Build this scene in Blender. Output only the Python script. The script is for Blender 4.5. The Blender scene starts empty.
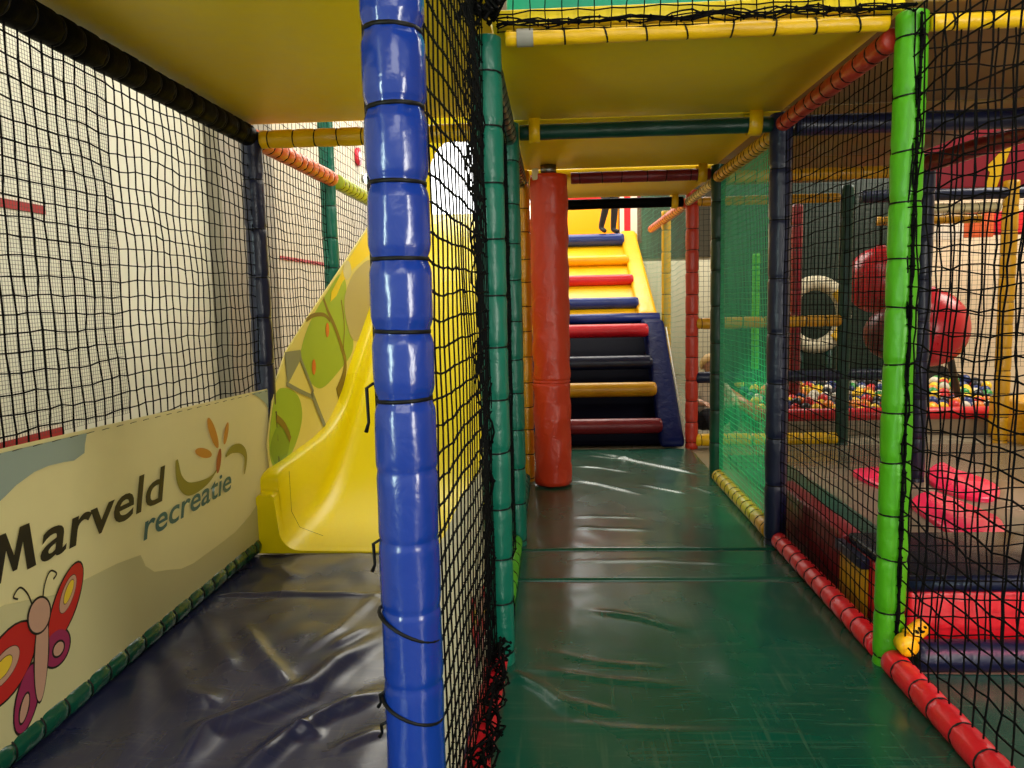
import bpy, bmesh, math, random
from mathutils import Vector, Matrix, noise
random.seed(7)
C = bpy.context.scene.collection
PI = math.pi

# ------------------------------------------------------------------ camera
FPX, PITCH, YAW, ROLL = 760.0, math.radians(6.28), math.radians(3.16), math.radians(-1.28)
CAM = Vector((0, 0, 1.2))
FW = Vector((-math.sin(YAW)*math.cos(PITCH), math.cos(YAW)*math.cos(PITCH), -math.sin(PITCH)))
_rt = Vector((math.cos(YAW), math.sin(YAW), 0)); _up = _rt.cross(FW)
RT = math.cos(ROLL)*_rt + math.sin(ROLL)*_up
UP = -math.sin(ROLL)*_rt + math.cos(ROLL)*_up
cd = bpy.data.cameras.new('camera'); cam = bpy.data.objects.new('camera', cd); C.objects.link(cam)
M = Matrix((RT, UP, -FW)).transposed().to_4x4(); M.translation = CAM
cam.matrix_world = M
cd.sensor_width = 36; cd.lens = FPX/1024*36; cd.clip_start = 0.05; cd.clip_end = 200
bpy.context.scene.camera = cam

def at(px, py, ax, v):
    """world point on the real plane ax = v seen at a photo pixel (used to measure)"""
    d = FW + RT*((px-512)/FPX) + UP*((384-py)/FPX)
    i = 'xyz'.index(ax); t = (v-CAM[i])/d[i]
    return CAM + d*t

# ------------------------------------------------------------------ materials
MATS = {}
def s2l(c):
    return tuple(((x/255)/12.92 if x/255 <= .04045 else ((x/255+.055)/1.055)**2.4) for x in c)
def mat(name, rgb, rough=.5, bump=0, scale=30, var=0, coat=0, metal=0, emit=0, transl=0, spec=.5, stretch=None, detail=4):
    if name in MATS: return MATS[name]
    m = bpy.data.materials.new(name); m.use_nodes = True
    nt = m.node_tree; n = nt.nodes; L = nt.links
    b = n['Principled BSDF']; col = (*s2l(rgb), 1)
    b.inputs['Base Color'].default_value = col
    b.inputs['Roughness'].default_value = rough
    b.inputs['Metallic'].default_value = metal
    b.inputs['Coat Weight'].default_value = coat
    b.inputs['Coat Roughness'].default_value = .15
    b.inputs['Specular IOR Level'].default_value = spec
    if emit:
        b.inputs['Emission Color'].default_value = col; b.inputs['Emission Strength'].default_value = emit
    if bump or var:
        tc = n.new('ShaderNodeTexCoord'); mp = n.new('ShaderNodeMapping'); L.new(tc.outputs['Object'], mp.inputs['Vector'])
        if stretch: mp.inputs['Scale'].default_value = stretch
        tx = n.new('ShaderNodeTexNoise'); tx.inputs['Scale'].default_value = scale; tx.inputs['Detail'].default_value = detail
        tx.inputs['Distortion'].default_value = .4
        L.new(mp.outputs['Vector'], tx.inputs['Vector'])
        if bump:
            bp = n.new('ShaderNodeBump'); bp.inputs['Strength'].default_value = bump; bp.inputs['Distance'].default_value = .01
            L.new(tx.outputs['Fac'], bp.inputs['Height']); L.new(bp.outputs['Normal'], b.inputs['Normal'])
        if var:
            t2 = n.new('ShaderNodeTexNoise'); t2.inputs['Scale'].default_value = scale*.3; t2.inputs['Detail'].default_value = 6
            L.new(mp.outputs['Vector'], t2.inputs['Vector'])
            mx = n.new('ShaderNodeMix'); mx.data_type = 'RGBA'
            mx.inputs['A'].default_value = tuple(c*(1-var) for c in col[:3])+(1,)
            mx.inputs['B'].default_value = tuple(min(1, c*(1+var)) for c in col[:3])+(1,)
            L.new(t2.outputs['Fac'], mx.inputs['Factor']); L.new(mx.outputs['Result'], b.inputs['Base Color'])
            mr = n.new('ShaderNodeMapRange'); mr.inputs['To Min'].default_value = max(.05, rough-.12); mr.inputs['To Max'].default_value = rough+.15
            L.new(t2.outputs['Fac'], mr.inputs['Value']); L.new(mr.outputs['Result'], b.inputs['Roughness'])
    if transl:
        out = n['Material Output']; ms = n.new('ShaderNodeMixShader'); tr = n.new('ShaderNodeBsdfTranslucent')
        tr.inputs['Color'].default_value = col; ms.inputs['Fac'].default_value = transl
        L.new(b.outputs['BSDF'], ms.inputs[1]); L.new(tr.outputs['BSDF'], ms.inputs[2]); L.new(ms.outputs['Shader'], out.inputs['Surface'])
    MATS[name] = m
    return m
def vinyl(name, rgb, rough=.34, **k):
    return mat(name, rgb, rough, bump=k.pop('bump', .4), scale=k.pop('scale', 22), var=k.pop('var', .12), **k)

def scuffed(m, amt=.2, tint=(120, 130, 105)):
    nt = m.node_tree; n = nt.nodes; L = nt.links; b = n['Principled BSDF']
    src = b.inputs['Base Color'].links[0].from_socket
    tc = n.new('ShaderNodeTexCoord'); acc = None
    for sc_, rot in (((1.2, 26, 1), .12), ((30, 1.6, 1), .25), ((3, 30, 1), -.35)):
        mp = n.new('ShaderNodeMapping'); mp.inputs['Scale'].default_value = sc_; mp.inputs['Rotation'].default_value = (0, 0, rot); L.new(tc.outputs['Object'], mp.inputs['Vector'])
        t = n.new('ShaderNodeTexNoise'); t.inputs['Scale'].default_value = 2.2; t.inputs['Detail'].default_value = 5; L.new(mp.outputs['Vector'], t.inputs['Vector'])
        r = n.new('ShaderNodeMapRange'); r.inputs['From Min'].default_value = .56; r.inputs['From Max'].default_value = .8; r.inputs['To Max'].default_value = amt; L.new(t.outputs['Fac'], r.inputs['Value'])
        if acc is None: acc = r.outputs['Result']
        else:
            a = n.new('ShaderNodeMath'); a.operation = 'ADD'; a.use_clamp = True; L.new(acc, a.inputs[0]); L.new(r.outputs['Result'], a.inputs[1]); acc = a.outputs[0]
    mx = n.new('ShaderNodeMix'); mx.data_type = 'RGBA'; mx.inputs['B'].default_value = (*s2l(tint), 1)
    L.new(acc, mx.inputs['Factor']); L.new(src, mx.inputs['A']); L.new(mx.outputs['Result'], b.inputs['Base Color'])
    return m
V = dict(
 blue=vinyl('vinyl_blue', (14, 50, 140), .2, coat=.3, bump=.45, scale=14), navy=vinyl('vinyl_navy', (14, 22, 54)), green=vinyl('vinyl_green', (6, 104, 84)), railgreen=vinyl('vinyl_rail_green', (10, 74, 56), .22),
 dgreen=vinyl('vinyl_dark_green', (8, 58, 46)), lime=vinyl('vinyl_lime', (78, 168, 14), .4), red=vinyl('vinyl_red', (214, 26, 40)),
 maroon=vinyl('vinyl_maroon', (120, 22, 32)), yellow=vinyl('vinyl_yellow', (232, 182, 6)), gold=vinyl('vinyl_gold', (206, 150, 20)),
 orange=vinyl('vinyl_orange', (218, 96, 48)), rorange=vinyl('vinyl_red_orange', (206, 58, 28), .36, bump=.9, scale=12),
 black=vinyl('vinyl_black', (7, 7, 9), .5, spec=.05), rust=vinyl('vinyl_rust', (190, 50, 30)), cream=vinyl('vinyl_cream', (212, 196, 150)),
 ylime=vinyl('vinyl_yellow_green', (176, 190, 40)), teal=vinyl('vinyl_teal', (10, 160, 130)), stairblue=vinyl('vinyl_stair_blue', (26, 48, 128)),
 stairyellow=vinyl('vinyl_stair_yellow', (246, 186, 2)))
M_net = mat('net_black', (5, 5, 6), .8, spec=.1)
M_netg = mat('net_green', (48, 185, 125), .7)
M_netd = mat('net_dark_green', (10, 60, 42), .7)
M_nett = mat('net_teal', (90, 170, 150), .7)
M_netf = mat('net_fine_grey', (90, 88, 82), .8)
M_tie = mat('tie_black', (6, 6, 7), .5, spec=.25)
M_metal = mat('steel', (150, 150, 150), .3, metal=1)

# ------------------------------------------------------------------ mesh helpers
def mesh(name, vs, fs, mats, parent=None, smooth=True, idx=None, loc=None):
    me = bpy.data.meshes.new(name); me.from_pydata([tuple(v) for v in vs], [], fs)
    for m in (mats if isinstance(mats, (list, tuple)) else [mats]): me.materials.append(m)
    if idx: me.polygons.foreach_set('material_index', idx)
    if smooth: me.polygons.foreach_set('use_smooth', [True]*len(me.polygons))
    me.update()
    o = bpy.data.objects.new(name, me); C.objects.link(o)
    if parent: o.parent = parent
    if loc is not None: o.location = loc
    return o
def tag(o, label, cat, group=None, kind=None):
    o['label'] = label; o['category'] = cat
    if group: o['group'] = group
    if kind: o['kind'] = kind
    return o
def thing(name, label, cat, loc=(0, 0, 0), group=None):
    o = bpy.data.objects.new(name, None); C.objects.link(o); o.location = loc; o.empty_display_size = .1
    return tag(o, label, cat, group)
def struct(o): o['kind'] = 'structure'; return o
class MB:
    def __init__(s): s.v = []; s.f = []; s.m = []
    def add(s, vs, fs, mi=0):
        b = len(s.v); s.v += [Vector(v) for v in vs]; s.f += [tuple(b+i for i in f) for f in fs]; s.m += [mi]*len(fs)
    def box(s, x0, x1, y0, y1, z0, z1, mi=0):
        s.add([(x, y, z) for z in (z0, z1) for y in (y0, y1) for x in (x0, x1)],
              [(0, 2, 3, 1), (4, 5, 7, 6), (0, 1, 5, 4), (2, 6, 7, 3), (0, 4, 6, 2), (1, 3, 7, 5)], mi)
    def tube(s, pts, r, n=6, mi=0, cap=True):
        pts = [Vector(p) for p in pts]; b = len(s.v); k = len(pts)
        rr = r if isinstance(r, (list, tuple)) else [r]*k
        t = (pts[1]-pts[0]).normalized(); a = t.orthogonal().normalized()
        for i, p in enumerate(pts):
            t = (pts[min(i+1, k-1)]-pts[max(i-1, 0)])
            if t.length > 1e-9: t.normalize(); a = (a-t*a.dot(t)).normalized()
            c = t.cross(a)
            for j in range(n):
                th = 2*PI*j/n; s.v.append(p+(a*math.cos(th)+c*math.sin(th))*rr[i])
        for i in range(k-1):
            for j in range(n):
                j2 = (j+1) % n; s.f.append((b+i*n+j, b+i*n+j2, b+(i+1)*n+j2, b+(i+1)*n+j)); s.m.append(mi)
        if cap:
            s.f.append(tuple(b+j for j in range(n))[::-1]); s.m.append(mi)
            s.f.append(tuple(b+(k-1)*n+j for j in range(n))); s.m.append(mi)
    def build(s, name, mats, parent=None, smooth=True, loc=(0, 0, 0)):
        l = Vector(loc)
        return mesh(name, [v-l for v in s.v], s.f, mats, parent, smooth, s.m, loc)
def bevel(o, w=.01, seg=2):
    m = o.modifiers.new('bevel', 'BEVEL'); m.width = w; m.segments = seg; m.limit_method = 'ANGLE'
    return o
def box(name, x0, x1, y0, y1, z0, z1, m, parent=None, bev=.01, base=None):
    """a box with its origin at its base centre (in its parent's space)"""
    c = Vector(((x0+x1)/2, (y0+y1)/2, z0)); off = parent.location if parent else Vector((0, 0, 0))
    b = MB(); b.box(x0-c.x, x1-c.x, y0-c.y, y1-c.y, 0, z1-z0)
    o = mesh(name, b.v, b.f, m, parent, False, None, c-off)
    if bev: bevel(o, bev, 3); o.data.polygons.foreach_set('use_smooth', [True]*6)
    return o

# ---- foam sleeve on a pipe: bulges between ties, small pleats beside each tie
def sleeve(p0, p1, r, ties, pinch=.09, seams=(), bend=0, n=36, seed=0, sag=.0):
    p0, p1 = Vector(p0), Vector(p1); ax = p1-p0; Ln = ax.length; ax.normalize()
    a = ax.orthogonal().normalized(); c = ax.cross(a)
    st = {0.0, Ln, .004, Ln-.004}
    k = max(2, int(Ln/.03))
    for i in range(k+1): st.add(Ln*i/k)
    for t in list(ties)+list(seams):
        for d in (-.022, -.013, -.006, 0, .006, .013, .022):
            if 0 < t+d < Ln: st.add(t+d)
    st = sorted(st); vs = []; fs = []
    for s in st:
        rad = r
        pl = 0
        for t in ties:
            d = abs(s-t); rad -= r*pinch*math.exp(-(d/.013)**2); pl += math.exp(-(d/.028)**2)
        for t in seams:
            d = abs(s-t); rad -= r*.045*math.exp(-(d/.006)**2)
        if s == 0 or s == Ln: rad *= .86
        for j in range(n):
            th = 2*PI*j/n
            w = noise.noise(Vector((math.cos(th)*1.6+seed*3.1, math.sin(th)*1.6, s*9)))*.035
            q = rad*(1+w+pl*.03*math.sin(th*9+seed+math.sin(s*40)))
            vs.append(p0+ax*s+(a*math.cos(th)+c*math.sin(th))*q)
    for i in range(len(st)-1):
        for j in range(n):
            j2 = (j+1) % n; fs.append((i*n+j, i*n+j2, (i+1)*n+j2, (i+1)*n+j))
    fs.append(tuple(range(n))[::-1]); b = (len(st)-1)*n; fs.append(tuple(b+j for j in range(n)))
    return vs, fs
TIE = {}
def tie_mesh(r, w, m):
    key = (round(r, 4), w, m.name)
    if key not in TIE:
        vs, fs = [], []; n = 20; prof = [(-w/2, -.003), (-w/2, .0022), (w/2, .0022), (w/2, -.003)]
        for j in range(n):
            th = 2*PI*j/n
            for z, d in prof: vs.append(((r+d)*math.cos(th), (r+d)*math.sin(th), z))
        for j in range(n):
            j2 = (j+1) % n
            for k in range(4):
                k2 = (k+1) % 4; fs.append((j*4+k, j2*4+k, j2*4+k2, j*4+k2))
        me = bpy.data.meshes.new('cable_tie'); me.from_pydata(vs, [], fs); me.materials.append(m)
        me.polygons.foreach_set('use_smooth', [True]*len(fs)); TIE[key] = me
    return TIE[key]
SEED = [0]
def padded(name, label, cat, p0, p1, r, color, ties=None, step=None, tw=.005, pinch=.09, seams=(), tilt=.12, group=None, tname='cable_tie', tiemat=None, off=.05):
    SEED[0] += 1; sd = SEED[0]
    p0, p1 = Vector(p0), Vector(p1); Ln = (p1-p0).length
    rnd = random.Random(sd)
    if ties is None:
        ties = []
        if step:
            s = off
            while s < Ln-.03: ties.append(s+rnd.uniform(-.012, .012)); s += step
    t = thing(name, label, cat, p0, group)
    vs, fs = sleeve((0, 0, 0), p1-p0, r, ties, pinch, seams, seed=sd)
    mesh('foam_sleeve', vs, fs, V[color], t)
    me = tie_mesh(r*(1-pinch*.85), tw, tiemat or M_tie)
    q0 = (p1-p0).to_track_quat('Z', 'Y')
    for s in ties:
        o = bpy.data.objects.new(tname, me); C.objects.link(o); o.parent = t
        o.location = (p1-p0).normalized()*s
        o.rotation_mode = 'QUATERNION'
        q = q0 @ Matrix.Rotation(rnd.uniform(-tilt, tilt), 4, 'X').to_quaternion() @ Matrix.Rotation(rnd.uniform(0, 6), 4, 'Z').to_quaternion()
        o.rotation_quaternion = q
    return t

# ---- knotted net, every strand a thin tube
def net(name, label, P, U, W, nu, nv, r, m, wob=.12, knots=True, sag=None, group=None, seed=1, cat='net', pull=None, warp=None):
    """P corner, U and W full edge vectors, nu x nv cells"""
    P, U, W = Vector(P), Vector(U), Vector(W); N = U.cross(W).normalized(); rnd = random.Random(seed)
    cu, cw = U.length/nu, W.length/nv
    def node(i, j):
        u, w = i/nu, j/nv; e = 1 if 0 < j < nv else .3
        a = noise.noise_vector(Vector((i*.23+seed*7, j*.23, seed)))
        du = (rnd.uniform(-1, 1)*wob*.55+a.x*wob*2.2)*cu*e; dw = (rnd.uniform(-1, 1)*wob*.55+a.y*wob*2.2)*cw*e
        dn = a.z*wob*1.2*cu
        v = P+U*u+W*w+U.normalized()*du+W.normalized()*dw+N*dn
        if sag: v.z -= sag*math.sin(PI*u)*math.sin(PI*w)
        if warp: v = warp(v, u, w)
        return v
    G = [[node(i, j) for j in range(nv+1)] for i in range(nu+1)]
    b = MB(); n = 3 if r < .0016 else 4
    for i in range(nu+1): b.tube(G[i], r, n, cap=False)
    for j in range(nv+1): b.tube([G[i][j] for i in range(nu+1)], r, n, cap=False)
    if knots:
        k = r*1.9
        for i in range(nu+1):
            for j in range(nv+1):
                p = G[i][j]
                b.add([p+Vector((k, 0, 0)), p+Vector((-k, 0, 0)), p+Vector((0, k, 0)), p+Vector((0, -k, 0)), p+Vector((0, 0, k)), p+Vector((0, 0, -k))],
                      [(0, 2, 4), (2, 1, 4), (1, 3, 4), (3, 0, 4), (2, 0, 5), (1, 2, 5), (3, 1, 5), (0, 3, 5)])
    o = b.build(name, m, None, False, loc=P)
    return tag(o, label, cat, group)
def bundle(name, label, p0, p1, n, r, rad, m=None, seed=3, cat='net', knots=10):
    """a gathered rope of net strands"""
    rnd = random.Random(seed); p0, p1 = Vector(p0), Vector(p1); ax = (p1-p0); a = ax.orthogonal().normalized(); c = ax.normalized().cross(a)
    b = MB()
    for i in range(n):
        ph, ph2, q = rnd.uniform(0, 6), rnd.uniform(0, 6), rnd.uniform(.2, 1)*rad; pts = []
        K = max(8, int(ax.length/.03))
        for k in range(K+1):
            s = k/K; pts.append(p0+ax*s+a*(math.sin(ph+s*K*.9+rnd.uniform(-.2, .2))*q)+c*(math.sin(ph2+s*K*.7+rnd.uniform(-.4, .4))*q))
        b.tube(pts, r, 4)
        for k in range(knots):
            p = rnd.choice(pts); h = r*2.2
            b.add([p+Vector(d)*h for d in ((1, 0, 0), (-1, 0, 0), (0, 1, 0), (0, -1, 0), (0, 0, 1), (0, 0, -1))],
                  [(0, 2, 4), (2, 1, 4), (1, 3, 4), (3, 0, 4), (2, 0, 5), (1, 2, 5), (3, 1, 5), (0, 3, 5)])
    return tag(b.build(name, m or M_net, None, False, loc=p0), label, cat)

XL, XM, XR, X2, X3 = -1.42, -.2, 1.06, 2.28, 3.5        # rows of posts
Y1, Y2, Y3, Y4, Y5, Y6 = 1.2, 2.42, 3.65, 4.98, 6.1, 7.5
ZT = 1.975

# ================================================================== SETTING
fl = struct(box('floor', -2.8, 8, -3.5, 15, -.12, -.02, mat('hall_floor', (138, 128, 108), .25, var=.08, scale=4), bev=0))
wl = struct(box('wall_left', -2.9, -2.8, -3.5, 15, -.02, 5.2, mat('left_wall', (202, 192, 170), .6, var=.03, scale=3), bev=0))
wb = struct(box('wall_back', -2.8, 8, 15, 15.1, -.02, 5.2, mat('back_wall', (206, 196, 172), .7, var=.05, scale=3), bev=0))
wr = struct(box('wall_right', 8, 8.1, -3.5, 15, -.02, 5.2, mat('right_wall', (225, 205, 178), .7), bev=0))
ce = struct(box('ceiling', -2.9, 8.1, -3.5, 15.1, 5.2, 5.3, mat('hall_ceiling', (120, 110, 90), .8), bev=0))
# white wall panel and the grey pier beside it
struct(box('trim_1', -2.8, -2.77, .2, 6.12, -.02, 4.2, mat('white_panel', (232, 230, 212), .45, var=.02, scale=2), bev=0))
struct(box('trim_2', -2.8, -2.66, 6.15, 7.35, -.02, 4.2, mat('grey_pier', (150, 142, 124), .6, var=.03, scale=2), bev=0))
rs = mat('red_stripe', (172, 38, 40), .5)
struct(box('trim_3', -2.8, -2.762, .2, 4.1, 1.725, 1.77, rs, bev=0))
struct(box('trim_4', -2.8, -2.79, 7.8, 9.9, 1.675, 1.712, rs, bev=0))
struct(box('trim_5', -2.8, -2.762, .2, 4.08, .455, .55, rs, bev=0))
struct(box('trim_6', 1.0, 8, 14.9, 15, 1.95, 5.2, mat('dark_upper_wall', (70, 64, 48), .7), bev=0))

struct(box('glow_panel_1', -2.7, .6, 14.93, 14.99, 2.3, 4.9, mat('added_white_glow', (250, 252, 255), .3, emit=3.2), bev=0))  # added glowing panel that whitens the view behind the slide top
# ================================================================== MATS
def wrinkled(name, label, x0, x1, y0, y1, z, m, folds, th=.06, res=.014, amp=.004, seed=0, drop=.008):
    nx, ny = int((x1-x0)/res), int((y1-y0)/res); vs = []; fs = []
    F = [([Vector((p[0], p[1])) for p in pts], h, w) for pts, h, w in folds]
    def hgt(x, y):
        p = Vector((x, y)); z_ = 0
        for pts, h, w in F:
            best = 9; tt = 0
            for k in range(len(pts)-1):
                a, b = pts[k], pts[k+1]; d = b-a; t = max(0, min(1, (p-a).dot(d)/d.length_squared)); q = (p-a-d*t).length
                if q < best: best = q; tt = (k+t)/(len(pts)-1)
            if best < w*3: z_ += h*math.exp(-(best/w)**2)*min(1, 4*tt+.1, 4*(1-tt)+.25)
        z_ += amp*noise.noise(Vector((x*2.6, y*1.8, seed)))+amp*.35*noise.noise(Vector((x*9, y*7, seed)))
        e = min(x-x0, x1-x, y-y0, y1-y)
        return z_*min(1, e/.03+.15)-drop*max(0, 1-e/.02)**2
    for j in range(ny+1):
        for i in range(nx+1):
            x = x0+(x1-x0)*i/nx; y = y0+(y1-y0)*j/ny; vs.append((x, y, th+hgt(x, y)))
    for j in range(ny):
        for i in range(nx):
            a = j*(nx+1)+i; fs.append((a, a+1, a+nx+2, a+nx+1))
    # skirt
    rim = [i for i in range(nx+1)]+[j*(nx+1)+nx for j in range(1, ny+1)]+[ny*(nx+1)+i for i in range(nx-1, -1, -1)]+[j*(nx+1) for j in range(ny-1, 0, -1)]
    b = len(vs); vs += [(vs[i][0], vs[i][1], 0) for i in rim]; k = len(rim)
    for i in range(k): fs.append((rim[i], b+i, b+(i+1) % k, rim[(i+1) % k]))
    cx, cy = (x0+x1)/2, (y0+y1)/2
    o = mesh(name, [(v[0]-cx, v[1]-cy, v[2]) for v in vs], fs, m, None, True, None, (cx, cy, z-th))
    return tag(o, label, 'floor mat')
g = lambda *p: [tuple(at(a, b, 'z', 0))[:2] for a, b in p]
M_gm = scuffed(vinyl('mat_green', (5, 74, 57), .25, bump=.1, scale=5, var=.4, coat=.3))
wrinkled('floor_mat', 'large dark green vinyl mat in the front of the corridor', XM-.02, XR+.02, .3, 3.155, 0, M_gm,
  [(g((590, 610), (640, 618), (690, 632)), .009, .022), (g((500, 668), (545, 690), (575, 715)), .012, .02), (g((520, 668), (600, 678), (680, 686)), .007, .016),
   (g((540, 650), (600, 662), (670, 668)), .005, .014), (g((530, 720), (640, 730), (860, 738)), .005, .02), (g((560, 700), (620, 712)), .006, .015)], amp=.006, seed=1, th=.02)
wrinkled('floor_mat', 'narrow dark green mat strip between two floor seams', XM-.02, XR+.02, 3.165, 3.55, 0, M_gm,
  [(g((560, 562), (660, 560), (760, 565)), .003, .02)], amp=.003, seed=2, th=.02)
wrinkled('floor_mat', 'wrinkled dark green mat at the foot of the stairs', XM-.02, XR+.02, 3.56, 6.02, 0, M_gm,
  [(g((595, 452), (640, 462), (705, 476)), .016, .016), (g((573, 466), (600, 468), (632, 473)), .01, .014), (g((572, 480), (598, 484), (640, 494)), .012, .014),
   (g((640, 484), (662, 489), (690, 494)), .01, .014), (g((585, 455), (610, 458), (632, 459)), .008, .012), (g((575, 517), (640, 517)), .004, .02),
   (g((572, 528), (650, 530)), .004, .02), (g((690, 486), (716, 494)), .008, .012)], amp=.005, seed=3, th=.02)
gl = lambda *p: [tuple(at(a, b, 'z', .05))[:2] for a, b in p]
wrinkled('floor_mat', 'creased navy vinyl mat below the yellow slide', XL-.03, XM-.03, .3, 3.40, .045,
  scuffed(vinyl('mat_navy', (38, 40, 74), .26, bump=.1, scale=5, var=.2), .14, (120, 116, 100)),
  [(gl((392, 632), (340, 662), (306, 690), (250, 712), (206, 728), (170, 775)), .034, .04), (gl((236, 618), (262, 655), (292, 690)), .02, .028),
   (gl((392, 688), (330, 710), (285, 735), (235, 780)), .028, .03), (gl((200, 597), (272, 592), (390, 593)), .012, .02), (gl((205, 612), (220, 650), (232, 670)), .016, .035),
   (gl((160, 640), (185, 690), (215, 705)), .018, .04), (gl((140, 660), (140, 700), (125, 760)), .012, .04), (gl((330, 650), (370, 628)), .012, .02), (gl((300, 655), (340, 630), (385, 585)), .008, .02),
   (gl((290, 728), (312, 728), (316, 735)), .014, .012), (gl((270, 562), (300, 578)), .012, .04), (gl((330, 750), (385, 730)), .012, .02)], amp=.016, seed=4, th=.06)
box('hall_mat', 1.27, 3.6, 3.06, 6.05, -.02, .006, mat('mat_grey', (128, 116, 98), .22, var=.1, scale=5))
tag(bpy.data.objects['hall_mat'], 'grey shiny floor mat behind the right-hand nets under the red pads', 'floor mat')

# ================================================================== DECKS
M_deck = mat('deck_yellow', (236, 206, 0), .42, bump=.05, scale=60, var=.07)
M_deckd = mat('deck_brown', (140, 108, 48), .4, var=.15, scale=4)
def deck(label, x0, x1, y0, y1, z, m=M_deck):
    o = box('platform_board', x0, x1, y0, y1, z, z+.05, m, bev=.006)
    return tag(o, label, 'platform')
deck('yellow platform board roofing the left lane before the slide', XL-.02, XM+.02, -.6, Y3, 2.055)
deck('yellow platform board over the front of the corridor', XM+.03, XR, Y2, Y3-.01, 2.03)
deck('yellow platform board between the dark green and maroon beams', XM+.03, XR, Y3+.01, Y4+.04, 2.03)
deck('yellow platform board between the maroon and black beams', XM+.03, XR, Y4+.06, Y5, 1.985)
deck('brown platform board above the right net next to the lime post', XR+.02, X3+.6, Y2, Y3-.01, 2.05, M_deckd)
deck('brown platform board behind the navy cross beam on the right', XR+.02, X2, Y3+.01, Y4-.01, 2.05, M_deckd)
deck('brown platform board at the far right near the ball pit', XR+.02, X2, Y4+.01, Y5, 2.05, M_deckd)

# ================================================================== POSTS
R = .047
bz = [at(405, p, 'y', 1.16).z for p in (690, 615, 545, 474)]
tz = [at(400, p, 'y', 1.16).z for p in (402, 332, 258, 180, 102, 22)]
z0 = -.02
blue = padded('padded_post', 'large blue padded post in front with black straps', 'post', (-.245, 1.2, z0), (-.234, 1.2, 2.08), .0490, 'blue',
       ties=[z-z0 for z in tz]+[tz[-1]+.12-z0, tz[-1]+.24-z0], seams=[z-z0 for z in bz], tw=.006, pinch=.13, tilt=.05, tname='strap')
def slanted_strap(za, zb):
    pts = []
    for k in range(25):
        th = 2*PI*k/24; pts.append(Vector((.0495*math.cos(th), .0495*math.sin(th), (za+zb)/2+(zb-za)/2*math.cos(th)-z0)))
    b = MB(); b.tube(pts, .0032, 6); b.build('strap', M_tie, blue)
slanted_strap(at(382, 618, 'y', 1.16).z, at(440, 648, 'y', 1.16).z); slanted_strap(at(382, 706, 'y', 1.16).z, at(440, 730, 'y', 1.16).z)
b = MB()
for pz_, n_ in ((385, 3), (540, 2), (690, 1), (720, 1)):
    zc = at(378, pz_, 'y', 1.2).z-z0; e = -.0495+.0045*zc*0
    b.tube([(e+.008, -.01, zc+.004), (e-.004, -.008, zc-.004), (e-.004, -.004, zc-.02*n_), (e-.009, -.004, zc-.024*n_-.004)], [.0025, .003, .0025, .0035], 6)
b.tube([(-.0475+.0053*z, .008, z) for z in (.05, .5, 1.0, 1.5, 2.05)], .0028, 6)
b.build('strap_tail', M_tie, blue)

def post(label, x, y, color, r=R, step=.2, zt=2.02, z=-.02, x1=None, **k):
    return padded('padded_post', label, 'post', (x, y, z), (x if x1 is None else x1, y, zt), r, color, step=step, **k)
post('green padded post of the middle net line, second post back', XM+.01, Y2, 'green', .046, .17, zt=2.0)
post('dark green padded post of the middle net, hidden behind the second', XM+.01, Y3, 'green', .046, .18)
post('yellow padded post just left of the thick red pillar', XM+.02, Y4, 'gold', .046, .16)
post('navy padded post by the left wall net at the slide foot', XL, Y3, 'navy', .05, .22)
post('green padded post by the left wall behind the slide', XL-.025, Y4, 'green', .05, .2, zt=3.2)
post('bright lime padded post of the right net', XR+.01, Y2, 'lime', .046, .16, zt=2.02, x1=XR+.02, tilt=.15)
post('navy padded post on the right at the red floor rail end', XR, Y3, 'navy', .05, .25)
post('dark green padded post on the right at the yellow floor rail end', XR, Y4, 'dgreen', .045, .22)
post('rusty red padded post at the right of the stairs', XR+.04, Y5, 'rust', .05, .17)
post('thin yellow padded post beyond the right side of the stairs', XR+.045, Y6, 'yellow', .045, .2)
post('navy padded post seen directly behind the lime post', X2, 4.85, 'navy', .05, .25)
post('dark post in front of the cream hoop', X2, Y5, 'dgreen', .05, .25)
post('maroon padded post seen beside the cream hoop', X2, 7.3, 'maroon', .05, .2)
post('slim lime padded post far back behind the green net', X2-.03, 8.6, 'lime', .042, .3, zt=1.65)
post('golden padded post on the far right edge', X3, Y5, 'gold', .055, .18)
# thick red pillar
t = thing('padded_pillar', 'thick orange-red padded pillar in the middle of the corridor', 'pillar', (-.012, 4.86, 0))
vs, fs = sleeve((0, 0, .01), (0, 0, 1.97), .118, [], seams=(.66, .68), n=40, seed=5)
for i, v in enumerate(vs):
    s = v.z; th = math.atan2(v.y, v.x); k = 1+.03*math.sin(s*26+4*math.sin(th*2+s))*(.4 if s > 1.2 else 1)+.012*math.sin(th*3-s*31)+.02*noise.noise(Vector((th*2, s*5, 4)))
    v.x *= k; v.y *= k
mesh('vinyl_cover', vs, fs, V['rorange'], t)
b = MB(); b.tube([(0, 0, 1.97), (0, 0, 2.03)], .05, 16); b.build('steel_pipe', M_metal, t)
b = MB(); b.box(-.1, -.06, -.1, -.05, 1.93, 2.0); bevel(b.build('torn_flap', V['cream'], t), .008)

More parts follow.
